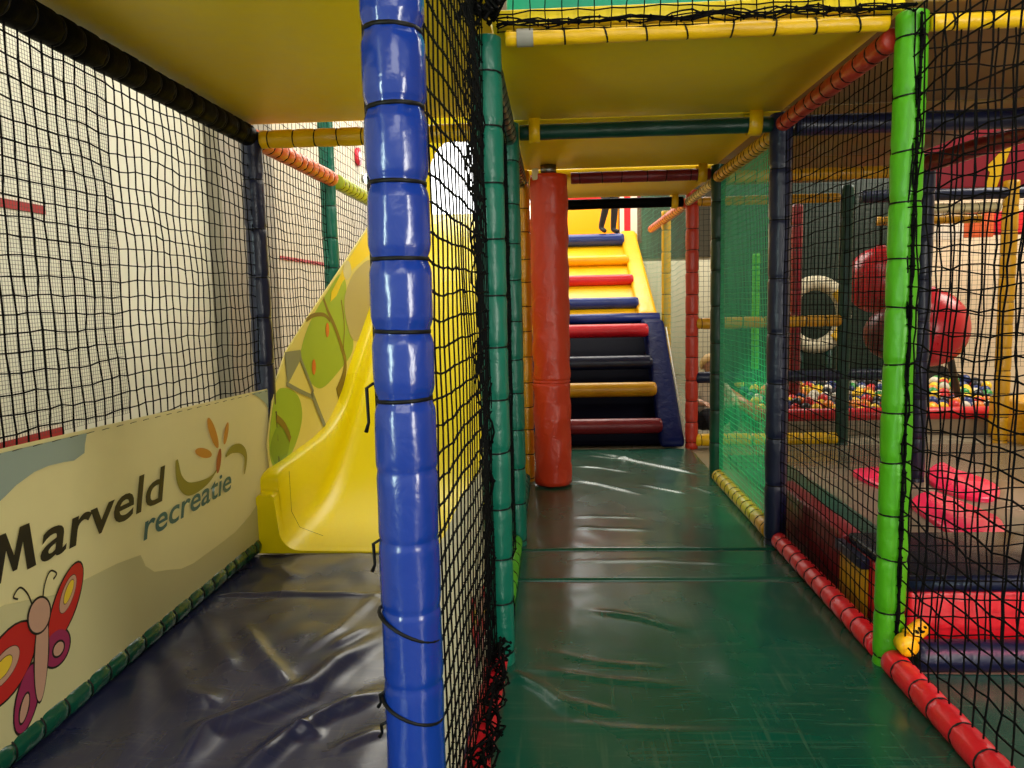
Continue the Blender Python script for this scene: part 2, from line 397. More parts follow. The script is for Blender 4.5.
# ================================================================== BEAMS AND RAILS
def beam(label, p0, p1, color, r=.042, step=.09, name='padded_beam', cat='beam', **k):
    return padded(name, label, cat, p0, p1, r, color, step=step, **k)
beam('long black padded beam under the left platform edge', (XL, -.5, 2.0), (XL, Y3-.04, 2.0), 'black', .05, .11, pinch=.12)
beam('yellow padded cross beam over the slide foot', (XL+.05, Y3, 1.985), (XM-.05, Y3, 1.985), 'yellow', .042, .11)
beam('orange padded beam along the left wall behind the slide foot', (XL, Y3+.05, 2.0), (XL+.02, Y4-.06, 2.0), 'orange', .047, .1, pinch=.1)
beam('yellow-green padded beam along the left wall, furthest back', (XL+.02, Y4+.06, 2.0), (XL+.02, Y5, 2.0), 'ylime', .047, .1, pinch=.1)
beam('bright yellow padded beam under the top net at the corridor entrance', (XM+.07, Y2, 1.995), (XR-.05, Y2, 1.995), 'yellow', .024, .125, tilt=.35)
beam('bright yellow padded beam right of the lime post', (XR+.07, Y2, 1.992), (X2, Y2, 1.992), 'yellow', .026, .13, tilt=.4)
dg = beam('dark green padded cross beam, first one under the corridor ceiling', (XM+.06, Y3, 1.975), (XR-.04, Y3, 1.975), 'dgreen', .035, None)
beam('maroon padded cross beam behind the red pillar top', (.13, Y4, 1.965), (XR-.05, Y4, 1.965), 'maroon', .036, .14, pinch=.06)
bk = beam('black padded cross beam above the stair top', (.0, Y5, 1.935), (XR-.03, Y5, 1.935), 'black', .04, None)
beam('red padded beam running from the lime post to the navy post', (XR-.01, Y2+.05, 1.965), (XR-.01, Y3-.06, 1.965), 'rust', .034, .1)
beam('yellow padded beam on the right between navy and dark green posts', (XR-.01, Y3+.08, 1.94), (XR-.01, Y4-.06, 1.94), 'gold', .036, .075)
beam('pale gold padded beam from the dark green post to the rusty post', (XR-.01, Y4+.08, 1.925), (XR, Y5-.06, 1.925), 'cream', .03, .09)
beam('orange padded beam descending past the rusty post beside the stairs', (XR+.01, Y5+.06, 1.93), (XR+.02, 8.4, 1.93), 'orange', .04, .12)
beam('navy padded cross beam over the right-hand enclosure', (XR+.06, Y3, 1.965), (X3, Y3, 1.965), 'navy', .045, None)
beam('golden padded cross beam behind the right-hand navy post', (XR+.06, Y4, 1.945), (X2-.06, Y4, 1.945), 'gold', .038, .13)
beam('yellow cross beam far right of the stairs under the boards', (XR+.07, Y5, 1.93), (X2-.06, Y5, 1.93), 'gold', .035, .16)
beam('dark beam at the far right below the red panel', (X2+.1, Y5, 1.93), (X3+.7, Y5, 1.93), 'navy', .045, None)
beam('cream beam at the far right below the dark beam', (X2+.35, Y5+.05, 1.83), (X3-.06, Y5+.05, 1.83), 'cream', .04, .12)
beam('second cream beam under the first at the far right', (X2+.35, Y5+.3, 1.77), (X3-.06, Y5+.3, 1.77), 'gold', .035, .12)
beam('dark maroon diagonal beam over the right-hand enclosure', at(930, 163, 'y', 4.75), at(1050, 124, 'y', 3.85), 'maroon', .05, None)
beam('dark green padded top beam of the middle net', (XM+.01, Y2+.05, 1.95), (XM+.01, Y3-.05, 1.95), 'dgreen', .04, .1)
beam('second dark green padded top beam of the middle net', (XM+.01, Y3+.05, 1.95), (XM+.01, Y4-.05, 1.95), 'dgreen', .04, .1)
beam('middle height golden rail across the back right', (XR+.07, Y5, .985), (X2, Y5, .985), 'gold', .045, .16)
beam('thick dark navy rail below the golden rail', (XR+.07, Y5, .555), (X2+.5, Y5, .555), 'navy', .045, None)
# floor rails
rail = lambda *a, **k: beam(*a, name='floor_rail', cat='rail', **k)
rail('glossy dark green padded rail along the banner foot', (XL+.005, .75, .085), (XL+.005, 3.38, .085), 'railgreen', r=.042, step=.105, pinch=.1)
rail('red padded floor rail in the right foreground', (XR, .75, .035), (XR, Y2-.06, .035), 'red', r=.04, step=.115)
rail('red padded floor rail between lime and navy posts', (XR, Y2+.04, .035), (XR, Y3-.07, .035), 'red', r=.038, step=.1)
rail('yellow padded floor rail on the right of the corridor', (XR, Y3+.07, .035), (XR, Y4-.06, .035), 'gold', r=.042, step=.1)
rail('short yellow floor rail crossing at the back right', (XR+.07, Y5, .05), (X2-.04, Y5, .05), 'yellow', r=.05, step=.2)
rail('navy padded floor rail under the red foam step', (XR+.09, Y2+.01, .02), (X2, Y2+.01, .02), 'navy', r=.052, step=None)
rail('red padded floor rail beneath the middle net', (XM-.02, Y1+.1, .03), (XM, Y2-.06, .03), 'red', r=.036, step=.12)
rail('lime padded floor rail beneath the middle net', (XM, Y2+.05, .03), (XM, Y3-.06, .03), 'lime', r=.036, step=.12)
rail('green padded floor rail of the middle net near the red pillar', (XM, Y3+.06, .03), (XM, Y4-.06, .03), 'green', r=.036, step=.12)
# yellow bracket straps that hang the beams from the boards
def bracket(x, y, zc, r, w, par):
    o = par.location; b = MB(); pts = []
    for k in range(13):
        th = PI+PI*k/12; pts.append((math.cos(th)*(r+.004), math.sin(th)*(r+.004)))
    prof = [(-r-.004, .06)]+pts+[(r+.004, .06)]
    vs = []; fs = []
    for (yy, zz) in prof:
        for q in (-w/2, w/2): vs.append((x+q-o.x, y+yy-o.y, zc+zz-o.z))
    for k in range(len(prof)-1): fs.append((2*k, 2*k+1, 2*k+3, 2*k+2))
    ob = mesh('bracket', vs, fs, V['yellow'], par); s = ob.modifiers.new('solid', 'SOLIDIFY'); s.thickness = .004
    ob['label'] = 'yellow bracket'
bracket(XM+.13, Y3, 1.975, .04, .05, dg); bracket(.935, Y3, 1.975, .04, .06, dg); bracket(.96, Y5, 1.935, .044, .05, bk)
mb = [o for o in bpy.data.objects if o.get('label', '').startswith('maroon padded cross')][0]
bracket(.955, Y4, 1.965, .042, .055, mb)
eb = [o for o in bpy.data.objects if o.get('label', '').startswith('bright yellow padded beam under')][0]
b = MB(); b.tube([(.035, 0, 0), (.085, 0, 0)], .0262, 16, cap=False); b.build('grey_tape', mat('tape_grey', (150, 146, 136), .5), eb)
# small foam ends at the foot of the lime post
t = thing('foam_plug', 'yellow foam plug at the foot of the lime post', 'foam plug', (1.085, 2.352, .075))
b = MB(); b.tube([(0, -.05, .03), (0, -.045, .03), (0, .0, .03)], [.016, .03, .03], 14); b.tube([(.02, 0, .045), (.075, .04, .06)], .027, 14); b.build('plug_body', mat('plug_yellow', (250, 190, 10), .4), t)
b = MB()
for i in range(5): b.tube([(.045+.012*math.cos(i*1.3), .004+.012*math.sin(i*1.3)-.02, .075+.01*math.cos(i*2)), (.045+.012*math.cos(i*1.3), -.025, .075+.01*math.cos(i*2))], .004, 6)
b.build('drain_hole', M_tie, t)

# ================================================================== NETS
net('climbing_net', 'black knotted net above the cream banner on the left', (XL, .8, .10), (0, Y3-.05-.8, 0), (0, 0, 1.87), 56, 36, .0026, M_net, .14, seed=1)
net('climbing_net', 'black net between the navy and green posts by the slide', (XL-.03, Y3+.05, .10), (0, Y4-Y3-.1, 0), (0, 0, 1.87), 26, 36, .0026, M_net, .12, seed=2)
net('climbing_net', 'black net behind the green post on the far left', (XL-.03, Y4+.05, .10), (0, Y5-Y4, 0), (0, 0, 1.87), 22, 36, .0026, M_net, .12, seed=3)
net('climbing_net', 'black upper net above the orange beam on the left', (XL, Y3+.05, 2.04), (0, Y5-Y3, 0), (0, 0, 1.2), 40, 20, .0016, M_net, .12, seed=4)
net('fine_net', 'very fine grey mesh hanging behind the left black net', (XL-.06, .8, .84), (0, 1.75, 0), (0, 0, 1.14), 150, 98, .0007, M_netf, .02, knots=False, seed=5)
def sagw(v, u, w):     # the middle net is slack and drawn towards its lower corner
    k = math.sin(PI*u); v.z += .008*k*math.sin(w*9); v.x += .012*k*math.sin(w*3)
    v.y += .03*math.sin(w*14+u*3)*(1-w)*k
    return v
net('climbing_net', 'slack black net right next to the blue post', (XM-.035, Y1+.05, .02), (.035, Y2-Y1-.1, 0), (0, 0, 2.1), 24, 40, .0024, M_net, .10, seed=6, warp=sagw)
net('climbing_net', 'black net of the middle line behind the green post', (XM, Y2+.05, .03), (0, Y3-Y2-.1, 0), (0, 0, 1.9), 24, 37, .0026, M_net, .14, seed=7)
net('climbing_net', 'black net of the middle line nearest the red pillar', (XM, Y3+.05, .03), (0, Y4-Y3-.1, 0), (0, 0, 1.9), 26, 37, .0026, M_net, .12, seed=8)
bundle('net_bundle', 'gathered black net rope hanging before the green middle post', (XM-.02, Y2-.13, .0), (XM-.01, Y2-.1, .95), 9, .0035, .02, seed=2)
bundle('net_bundle', 'knotted black net bunch at the top of the green middle post', (XM, Y2-.2, 2.0), (XM+.04, Y2-.02, 2.12), 14, .0045, .05, seed=4)
bundle('net_bundle', 'dark gathered net strip beside the top of the green middle post', (XM-.02, Y2-.12, .95), (XM-.02, Y2-.14, 2.05), 9, .003, .022, seed=5)
bundle('net_bundle', 'sandy knotted net edge between the two green middle posts', (XM+.035, Y2+.25, .03), (XM+.035, Y2+.3, 1.9), 5, .003, .018, M_net, seed=6)
bundle('net_bundle', 'tangled black net edge over the red rail of the middle net', (XM+.012, Y1+.2, .06), (XM+.02, Y2-.06, .09), 12, .003, .036, seed=12, knots=30)
net('climbing_net', 'black net in the right foreground before the lime post', (XR+.012, .8, .06), (0, Y2-.05-.8, 0), (0, 0, 1.95), 28, 34, .0026, M_net, .22, seed=9)
net('climbing_net', 'black net between the lime post and the navy post', (XR+.01, Y2+.05, .07), (0, Y3-Y2-.1, 0), (0, 0, 1.87), 25, 38, .0021, M_net, .08, seed=10)
net('fine_net', 'bright green fine net on the right of the corridor', (XR+.01, Y3+.05, .07), (0, Y4-Y3-.1, 0), (0, 0, 1.85), 42, 60, .0017, M_netg, .06, knots=False, seed=11)
net('climbing_net', 'black frontal net to the right of the lime post', (XR+.06, Y2, .03), (X2-XR-.1, 0, 0), (0, 0, 1.95), 22, 32, .0026, M_net, .14, seed=12)
net('climbing_net', 'black net above the bright yellow entrance beam', (XM+.05, Y2-.02, 2.01), (XR-XM-.1, 0, 0), (0, 0, .8), 24, 15, .0024, M_net, .14, seed=13)
net('climbing_net', 'black upper net above the beam right of the lime post', (XR+.05, Y2-.02, 2.01), (X2-XR, 0, 0), (0, 0, .8), 22, 15, .0024, M_net, .14, seed=14)
bundle('net_bundle', 'loose black net edge laced over the yellow entrance beam', (XM+.05, Y2-.05, 2.022), (XR, Y2-.05, 2.022), 7, .0028, .016, seed=8, knots=25)
bundle('net_bundle', 'knotted black lacing running down the lime post', (XR+.013, Y2-.054, .1), (XR+.024, Y2-.054, 2.0), 5, .003, .007, seed=9, knots=45)
net('fine_net', 'dark net beside the rusty red post at the back', (XR+.06, Y5+.02, .08), (X2-XR-.12, 0, 0), (0, 0, 1.83), 30, 46, .0016, M_net, .06, knots=False, seed=15)
net('fine_net', 'dark green net crossing behind the bright green net', (XR+.06, Y4+.02, .06), (X2-XR-.12, 0, 0), (0, 0, 1.86), 30, 46, .0016, M_netd, .06, knots=False, seed=16)
net('fine_net', 'thin black net before the pale wall on the far right', (X2+.06, Y5+.02, .6), (X3-X2+.6, 0, 0), (0, 0, 1.28), 46, 34, .0013, M_net, .05, knots=False, seed=17)
net('fine_net', 'thin black net between the two back right posts', (X2, 4.9, .06), (0, Y5-4.95, 0), (0, 0, 1.86), 26, 42, .0014, M_netd, .05, knots=False, seed=18)
net('fine_net', 'teal net screening the right side of the stairs', (XR+.02, Y5+.05, .1), (0, 3.6, 0), (0, 0, 2.3), 80, 50, .0012, M_nett, .08, knots=False, seed=19, sag=.08)

# ================================================================== BANNERS
def poly(mb, pts, off, plane, mi=0, flip=False):
    """flat printed shape; pts are (y,z) on the plane x"""
    vs = [(plane+off, y, z) for y, z in pts]
    mb.add(vs, [tuple(range(len(vs)))], mi)
def pz(pts, x): return [(lambda v: (v.y, v.z))(at(a, b, 'x', x)) for a, b in pts]
def smoothpoly(pts, n=6):
    """closed Catmull-Rom"""
    out = []; k = len(pts)
    for i in range(k):
        p0, p1, p2, p3 = [Vector(pts[(i+j-1) % k]) for j in range(4)]
        for s in range(n):
            t = s/n; out.append(tuple(.5*((2*p1)+(p2-p0)*t+(2*p0-5*p1+4*p2-p3)*t*t+(3*p1-p0-3*p2+p3)*t**3)))
    return out
def ell(cy, cz, a, b, rot, n=28):
    return [(cy+a*math.cos(t)*math.cos(rot)-b*math.sin(t)*math.sin(rot), cz+a*math.cos(t)*math.sin(rot)+b*math.sin(t)*math.cos(rot)) for t in [2*PI*i/n for i in range(n)]]
def arc(pts, w):
    """tapered brush stroke"""
    P = [Vector(p) for p in pts]; K = []
    for i in range(len(P)-1):
        p0, p1, p2, p3 = P[max(0, i-1)], P[i], P[i+1], P[min(len(P)-1, i+2)]
        for s in range(6):
            t = s/6; K.append(.5*((2*p1)+(p2-p0)*t+(2*p0-5*p1+4*p2-p3)*t*t+(3*p1-p0-3*p2+p3)*t**3))
    K.append(P[-1]); A = []; B = []
    for i, p in enumerate(K):
        d = (K[min(i+1, len(K)-1)]-K[max(i-1, 0)]).normalized(); nn = Vector((-d.y, d.x)); s = i/(len(K)-1)
        ww = w(s) if callable(w) else w
        A.append(tuple(p+nn*ww)); B.append(tuple(p-nn*ww))
    return A+B[::-1]
M_ban = mat('banner_cream', (236, 224, 168), .42, bump=.04, scale=50, var=.04, transl=.3)
M_cl = mat('print_grey_blue', (150, 166, 156), .45, var=.05, scale=10)
M_lo = mat('print_grey_green', (204, 196, 146), .45, var=.05, scale=10)
M_ink = mat('print_black', (30, 24, 18), .5); M_teal = mat('print_teal', (44, 98, 106), .5)
M_or = mat('print_orange', (208, 138, 52), .5); M_ol = mat('print_olive', (146, 136, 52), .5); M_rd = mat('print_rust', (176, 82, 44), .5)
PX = -1.388
ban = thing('banner', 'cream printed banner with dark lettering along the left net', 'banner', (PX, 2.2, .12))
bo = ban.location
def loc(o): o.parent = cl; return o
NY, NZ = 60, 10
vs = []; fs = []
for i in range(NY+1):
    for j in range(NZ+1):
        y = .8+(3.60-.8)*i/NY; zt = .858-.06*max(0, (y-1.8)/1.85); z = .10+(zt-.10)*j/NZ
        vs.append((PX-.004+.0015*noise.noise(Vector((y*3, z*3, 1))), y, z))
for i in range(NY):
    for j in range(NZ):
        a = i*(NZ+1)+j; fs.append((a, a+NZ+1, a+NZ+2, a+1))
cl = mesh('cloth', vs, fs, M_ban, ban, loc=-bo)
b = MB()
cloud = [(.8, .857), (1.5, .857), (2.16, .836)]+smoothpoly([(2.146, .803), (2.135, .757)], 2)[:2]+[(2.09, .768), (2.045, .773), (1.98, .777), (1.92, .773), (1.85, .755), (1.804, .735), (1.6, .66), (.8, .6)]
poly(b, cloud, .0, PX); loc(b.build('printed_sky', M_cl)); b = MB()
pc = [(3.40, .80), (3.50, .798), (3.598, .795), (3.598, .70), (3.56, .735), (3.5, .765), (3.45, .785)]
poly(b, pc, .0, PX)
loc(b.build('printed_sky', M_cl))
b = MB()
low = [(.8, .5), (1.4, .49), (1.769, .467), (1.954, .419), (2.097, .41), (2.26, .40), (2.392, .382), (2.405, .36), (2.417, .335), (2.47, .295), (2.554, .271), (2.65, .24), (2.752, .226), (2.95, .226), (3.128, .228), (3.3, .255), (3.449, .30), (3.598, .34), (3.598, .105), (.8, .105)]
poly(b, low, .0, PX); loc(b.build('printed_cloud_shade', M_lo))
def text(body, y0, y1, z, hgt, m, name, shear=.18, bold=.02, sub=0):
    cu = bpy.data.curves.new('t', 'FONT'); cu.body = body; cu.size = 1; cu.offset = bold; cu.shear = shear; cu.fill_mode = 'FRONT'; cu.extrude = .0; cu.resolution_u = 4
    o = bpy.data.objects.new('t', cu); C.objects.link(o)
    bpy.context.view_layer.update()
    dg_ = bpy.context.evaluated_depsgraph_get(); me = bpy.data.meshes.new_from_object(o.evaluated_get(dg_))
    bpy.data.objects.remove(o)
    xs = [v.co.x for v in me.vertices]; ys = [v.co.y for v in me.vertices]; mn, mx = min(xs), max(xs); yb = 0; yt = max(ys)
    for v in me.vertices:
        x, y = v.co.x, v.co.y
        v.co = (PX+.0014, y0+(x-mn)/(mx-mn)*(y1-y0), z+(y/yt)*hgt)
    me.materials.clear(); me.materials.append(m)
    o = bpy.data.objects.new(name, me); C.objects.link(o); return loc(o)
text('arveld', 1.912, 2.59, .526, .118, M_ink, 'lettering', .2, .014)['label'] = 'dark brown lettering'
text('recreatie', 2.415, 3.125, .424, .082, M_teal, 'lettering', .2, .012)['label'] = 'teal lettering'
b = MB()
mm = [(1.735, .526), (1.762, .526), (1.790, .600), (1.806, .540), (1.822, .540), (1.852, .604), (1.858, .526), (1.893, .526), (1.882, .645), (1.846, .645), (1.816, .580), (1.795, .645), (1.768, .645)]
b.add([(PX+.0014, y, z) for y, z in mm], [(0, 1, 2, 12), (2, 11, 12), (2, 3, 11), (3, 4, 10, 11), (4, 5, 10), (5, 9, 10), (5, 6, 7, 8), (5, 8, 9)])
loc(b.build('lettering', M_ink, None, False))['label'] = 'dark brown lettering'
b = MB(); q = .0012
poly(b, arc([(2.675, .645), (2.685, .57), (2.74, .52), (2.84, .507), (2.94, .515), (3.02, .548)], lambda s: .004+.026*math.sin(PI*min(1, s*1.1+.05))*(1-.45*s)), q, PX, 0)
poly(b, arc([(3.085, .572), (3.15, .588), (3.24, .575), (3.29, .53), (3.265, .455)], lambda s: .004+.017*math.sin(PI*s)), q, PX, 0)
poly(b, ell(3.018, .568, .052, .02, 1.15), q+.0004, PX, 2)
poly(b, ell(2.89, .627, .072, .019, -.3), q, PX, 1); poly(b, ell(2.983, .690, .078, .026, -1.05), q, PX, 1); poly(b, ell(3.105, .668, .05, .018, 1.02), q, PX, 1)
loc(b.build('printed_sun_logo', [M_ol, M_or, M_rd], None, False))
M_br = mat('print_red', (192, 40, 34), .45); M_bm = mat('print_magenta', (152, 44, 84), .45); M_bp = mat('print_pink', (196, 152, 128), .45); M_by = mat('print_yellow', (232, 196, 54), .45)
def butterfly(plane, sgn, cy, cz, fn, x_off):
    b = MB(); s = sgn
    def two(pts, mi, d=0, ow=.006):
        cyy = sum(p[0] for p in pts)/len(pts); czz = sum(p[1] for p in pts)/len(pts)
        big = [(y+(y-cyy)/max(1e-6, math.hypot(y-cyy, z-czz))*ow, z+(z-czz)/max(1e-6, math.hypot(y-cyy, z-czz))*ow) for y, z in pts]
        poly(b, big, x_off*(1+d), plane, 0); poly(b, pts, x_off*(1.6+d), plane, mi)
    R_ = lambda dy, dz: (cy+s*dy, cz+dz)
    two([R_(*p) for p in ell(.115, .055, .115, .05, .85)], 1); two([R_(*p) for p in ell(.125, .075, .055, .026, .85)], 4, 1, .002); two([R_(*p) for p in ell(.128, .08, .035, .014, .85)], 3, 2, .002)
    two([R_(*p) for p in ell(.06, -.055, .055, .048, 0)], 2, .25); two([R_(*p) for p in ell(.065, -.06, .022, .018, 0)], 4, 1.1)
    two([R_(*p) for p in ell(-.125, -.01, .115, .075, .5)], 1, .1); two([R_(*p) for p in ell(-.14, -.01, .06, .035, .4)], 4, 1, .002); two([R_(*p) for p in ell(-.145, -.01, .036, .02, .4)], 3, 2, .002)
    two([R_(*p) for p in ell(-.07, -.13, .085, .042, 1.1)], 2, .4); two([R_(*p) for p in ell(-.085, -.15, .035, .014, 1.1)], 4, 1.3)
    two([R_(*p) for p in ell(-.005, -.04, .125, .026, 1.38)], 4, 3); two([R_(*p) for p in ell(.0, .065, .042, .045, 0)], 4, 4)
    for k in (-1, 1):
        poly(b, arc([R_(k*.02, .1), R_(k*.035-.0, .14), R_(k*.06, .165), R_(k*.085, .15), R_(k*.07, .138)], .0026), x_off*2, plane, 0)
    return b.build(fn, [M_ink, M_br, M_bm, M_by, M_bp], None, False)
loc(butterfly(PX, 1, 1.885, .325, 'printed_butterfly', .0006))
# stitched hem
b = MB()
for i in range(30):
    y = 1.3+i*.078; z = .858-.06*max(0, (y-1.8)/1.85)-.012
    b.tube([(PX+.001, y, z), (PX+.002, y+.02, z+.001), (PX+.001, y+.036, z)], .0011, 4)
loc(b.build('stitching', M_ink))
# middle banner
t = thing('banner', 'pale banner tied low on the middle net beside the blue post', 'banner', (XM-.02, 2.0, .05))
vs = []; fs = []
for i in range(31):
    for j in range(9):
        y = 1.26+(2.36-1.26)*i/30; vs.append((XM-.055+.02*(y-1.26)+.004*math.sin(y*9), y, .04+(.70-.02*(y-1.26)-.04)*j/8))
for i in range(30):
    for j in range(8):
        a = i*9+j; fs.append((a, a+1, a+10, a+9))
o = mesh('cloth', vs, fs, mat('banner_back', (246, 236, 208), .5, bump=.04, scale=40, transl=.6), t, loc=-t.location)
o = butterfly(XM-.03, -1, 2.12, .26, 'printed_butterfly', .0015); o.parent = t; o.location = -t.location
# ================================================================== SLIDE
M_sl = mat('slide_plastic', (240, 218, 0), .3, var=.02, scale=3, spec=.3)
sl = thing('slide', 'bright yellow plastic slide at the end of the left lane', 'slide', (-.84, 3.43, .05))
ST = [(3.385, .060, .325), (3.445, .061, .335), (3.475, .063, .415), (3.75, .07, .43), (4.0, .10, .44), (4.25, .17, .455), (4.5, .285, .50), (4.75, .43, .60), (5.0, .59, .765), (5.3, .785, .95), (5.6, .985, 1.13), (6.0, 1.25, 1.385), (6.5, 1.57, 1.70), (7.0, 1.88, 2.02), (7.3, 2.03, 2.17)]
def cr(S, n=4):
    out = []
    for i in range(len(S)-1):
        p = [Vector(S[max(0, min(len(S)-1, i+k))]) for k in (-1, 0, 1, 2)]
        for s in range(n):
            t_ = s/n; out.append(.5*((2*p[1])+(p[2]-p[0])*t_+(2*p[0]-5*p[1]+4*p[2]-p[3])*t_*t_+(3*p[1]-p[0]-3*p[2]+p[3])*t_**3))
    out.append(Vector(S[-1])); return out
vs = []; fs = []; xa, xb = -1.392, -.29; K = 0
SS = cr(ST)
for (y, zb, zr) in SS:
    prof = [(xa, zb-.012 if y < 4 else zb-.05), (xa, zr-.012), (xa+.012, zr), (xa+.07, zr), (xa+.085, zr-.012)]
    for k in range(7):      # inner wall rounding into the bed
        th = PI/2*k/6; rr = min(.10, zr-zb-.02); prof.append((xa+.10+rr*(1-math.cos(th)), zb+rr*(1-math.sin(th))))
    mid = (xa+xb)/2
    prof += [(mid-.15, zb-.004), (mid, zb-.006)]
    full = prof+[(2*mid-x, z) for x, z in prof[-2::-1]]
    K = len(full); vs += [(x, y, z) for x, z in full]
for i in range(len(SS)-1):
    for k in range(K-1): fs.append((i*K+k, i*K+k+1, (i+1)*K+k+1, (i+1)*K+k))
    fs.append((i*K+K-1, i*K, (i+1)*K, (i+1)*K+K-1))
fs.append(tuple(range(K))[::-1]); fs.append(tuple((len(SS)-1)*K+k for k in range(K)))
o = mesh('chute', vs, fs, M_sl, sl, True, None, -sl.location)
try:
    o.data.set_sharp_from_angle(angle=math.radians(50))
except Exception: pass
# dark seam lines moulded on the chute wall
b = MB(); b.tube([(xa+.102, 3.56, .40), (xa+.103, 3.56, .2), (xa+.14, 3.56, .12), (xa+.25, 3.57, .073)], .0012, 4)
b.build('mould_line', mat('seam_olive', (120, 100, 10), .5), o)
# painted side board
AX = -1.372
art = lambda *p: pz(p, AX)
sb = MB()
top = art((271, 470), (268, 445), (272, 410), (275, 385), (286, 352), (305, 322), (325, 292), (345, 262), (366, 230))
top += [(6.4, 2.06), (7.0, 2.25), (7.3, 2.3), (7.3, 2.10)]
bot = [(7.0, 1.97), (6.5, 1.65), (6.0, 1.34), (5.6, 1.08), (5.3, .9), (5.0, .72), (4.75, .56), (4.5, .46), (4.2, .42), (3.8, .41)]
P_ = top+bot; k = len(P_)
sb.add([(AX-.008, y, z) for y, z in P_]+[(AX, y, z) for y, z in P_], [tuple(range(k))[::-1], tuple(range(k, 2*k))]+[(i, (i+1) % k, k+(i+1) % k, k+i) for i in range(k)], 0)
def L(pts, mi, d, sm=True): poly(sb, smoothpoly(pts, 5) if sm else pts, .0007*d, AX, mi)
L(art((273, 466), (269, 440), (275, 396), (285, 388), (298, 396), (302, 418), (294, 448), (283, 462)), 1, 1)
L(art((301, 350), (310, 322), (326, 294), (340, 274), (346, 285), (345, 310), (352, 332), (352, 352), (338, 372), (322, 388), (310, 382), (302, 366)), 1, 1)
L(art((270, 450), (275, 430), (283, 425), (290, 432), (287, 455), (277, 466)), 7, 2)
for st_, w in (([(323, 298), (328, 312), (335, 328), (341, 346), (345, 362), (343, 378), (337, 394)], lambda s: .012+.03*s), ([(306, 320), (314, 315), (324, 315), (330, 321)], lambda s: .012), ([(343, 350), (344, 325), (341, 300)], lambda s: .009)):
    poly(sb, arc(art(*st_), w), .0007*3, AX, 2)
poly(sb, arc(art((276, 418), (284, 426), (290, 440)), .02), .0007*4, AX, 2)
for c_ in ((327, 330), (313.5, 367)):
    (cy, cz), = art(c_); poly(sb, ell(cy, cz, .045, .035, 1.3), .0007*4, AX, 3)
poly(sb, art((284, 352), (300, 350), (301, 358), (287, 385)), .0007*5, AX, 4)
for st_, w in (([(286, 384), (299, 391), (312, 397)], .012), ([(299, 356), (306, 374), (313, 392)], .012), ([(311, 392), (317, 408), (325, 428)], .02)):
    poly(sb, arc(art(*st_), w), .0007*6, AX, 4)
L(art((344, 305), (348, 285), (358, 268), (372, 262), (380, 300), (372, 322), (358, 340), (350, 335)), 5, 3)
L(art((344, 262), (349, 262), (351, 272), (347, 280), (343, 274)), 8, 5)
poly(sb, art((366, 232), (346, 263), (331, 292), (330, 302), (336, 296), (342, 282), (352, 270), (374, 250)), .0007*4, AX, 6)
pb = sb.build('side_board', [mat('board_cream', (226, 210, 122), .4), mat('paint_green', (146, 178, 50), .4), mat('paint_brown', (112, 84, 34), .4), mat('paint_orange', (216, 92, 40), .4), mat('paint_grey', (118, 122, 112), .4), mat('paint_stone', (176, 160, 116), .4), mat('paint_yellow', (240, 208, 20), .4), mat('paint_dark_green', (112, 148, 46), .4), mat('paint_pale', (206, 196, 150), .4)], sl, False)
pb.location = -sl.location; pb['label'] = 'side board painted with a tree, a street lamp and stones'
# entry hood at the top of the slide: board with an arched opening
hb = MB(); hx0, hx1, hz0, hz1, hy = -1.40, -.22, 1.6, 3.0, 7.32
arch = [(-1.14, 1.95)]+[(-.81-.33*math.cos(PI*k/12), 2.42+.33*math.sin(PI*k/12)) for k in range(13)]+[(-.48, 1.95)]
outer = [(hx0, hz0), (hx0, hz1), (hx1, hz1), (hx1, hz0)]
ring = [(-1.40, 1.95)]+[(-1.40+(1.18)*k/12, 3.0) for k in range(13)]+[(-.22, 1.95)]
n_ = len(arch)
for d0 in (0,):
    va = [(x, hy, z) for x, z in ring]+[(x, hy, z) for x, z in arch]+[(x, hy+.04, z) for x, z in ring]+[(x, hy+.04, z) for x, z in arch]
    ff = []
    for i in range(n_-1):
        ff += [(i, i+1, n_+i+1, n_+i), (2*n_+i+1, 2*n_+i, 3*n_+i, 3*n_+i+1), (n_+i, n_+i+1, 3*n_+i+1, 3*n_+i)]
    hb.add(va, ff)
ho = hb.build('entry_hood', M_sl, sl, False); ho.location = -sl.location

# ================================================================== STAIRS
sr = thing('foam_stairs', 'padded climbing stairs, navy below and yellow above, with coloured rungs', 'stairs', (.43, 6.05, 0))
so = -sr.location
def prism(name, prof, x0, x1, m, bev=.02):
    b = MB(); k = len(prof)
    b.add([(x0, y, z) for y, z in prof]+[(x1, y, z) for y, z in prof], [tuple(range(k)), tuple(range(2*k-1, k-1, -1))]+[(i, k+i, k+(i+1) % k, (i+1) % k) for i in range(k)])
    o = b.build(name, m, sr, True); o.location = so; bevel(o, bev, 3); return o
def lowp(d): # lower ramp surface pushed in by d
    return [(6.05+d, 0), (6.05+d, .05), (7.22+d, .985), (7.6, 1.03-.0), (7.6, 0)]
D = .12
prism('lower_ramp', [(6.05+D, .0), (6.05+D, .03), (7.2+D, .93), (7.7, .93), (7.7, 0)], .0, .86, mat('ramp_dark', (6, 7, 24), .7, spec=.05))  # navy darkened to carry the shade of the platform above
for x0, x1 in ((-.19, .0), (.85, 1.04)):
    prism('lower_bolster', [(6.05, 0), (6.05, .06), (7.2, .985), (7.62, 1.0), (7.62, 0)], x0, x1, vinyl('bolster_navy', (10, 20, 72), .45, bump=.8, scale=14, spec=.12), .04)
    prism('upper_bolster', [(7.6, .0), (7.6, 1.0), (7.64, 1.06), (9.6, 2.02), (9.9, 2.02), (9.9, 0)], x0, x1, V['stairyellow'], .04)
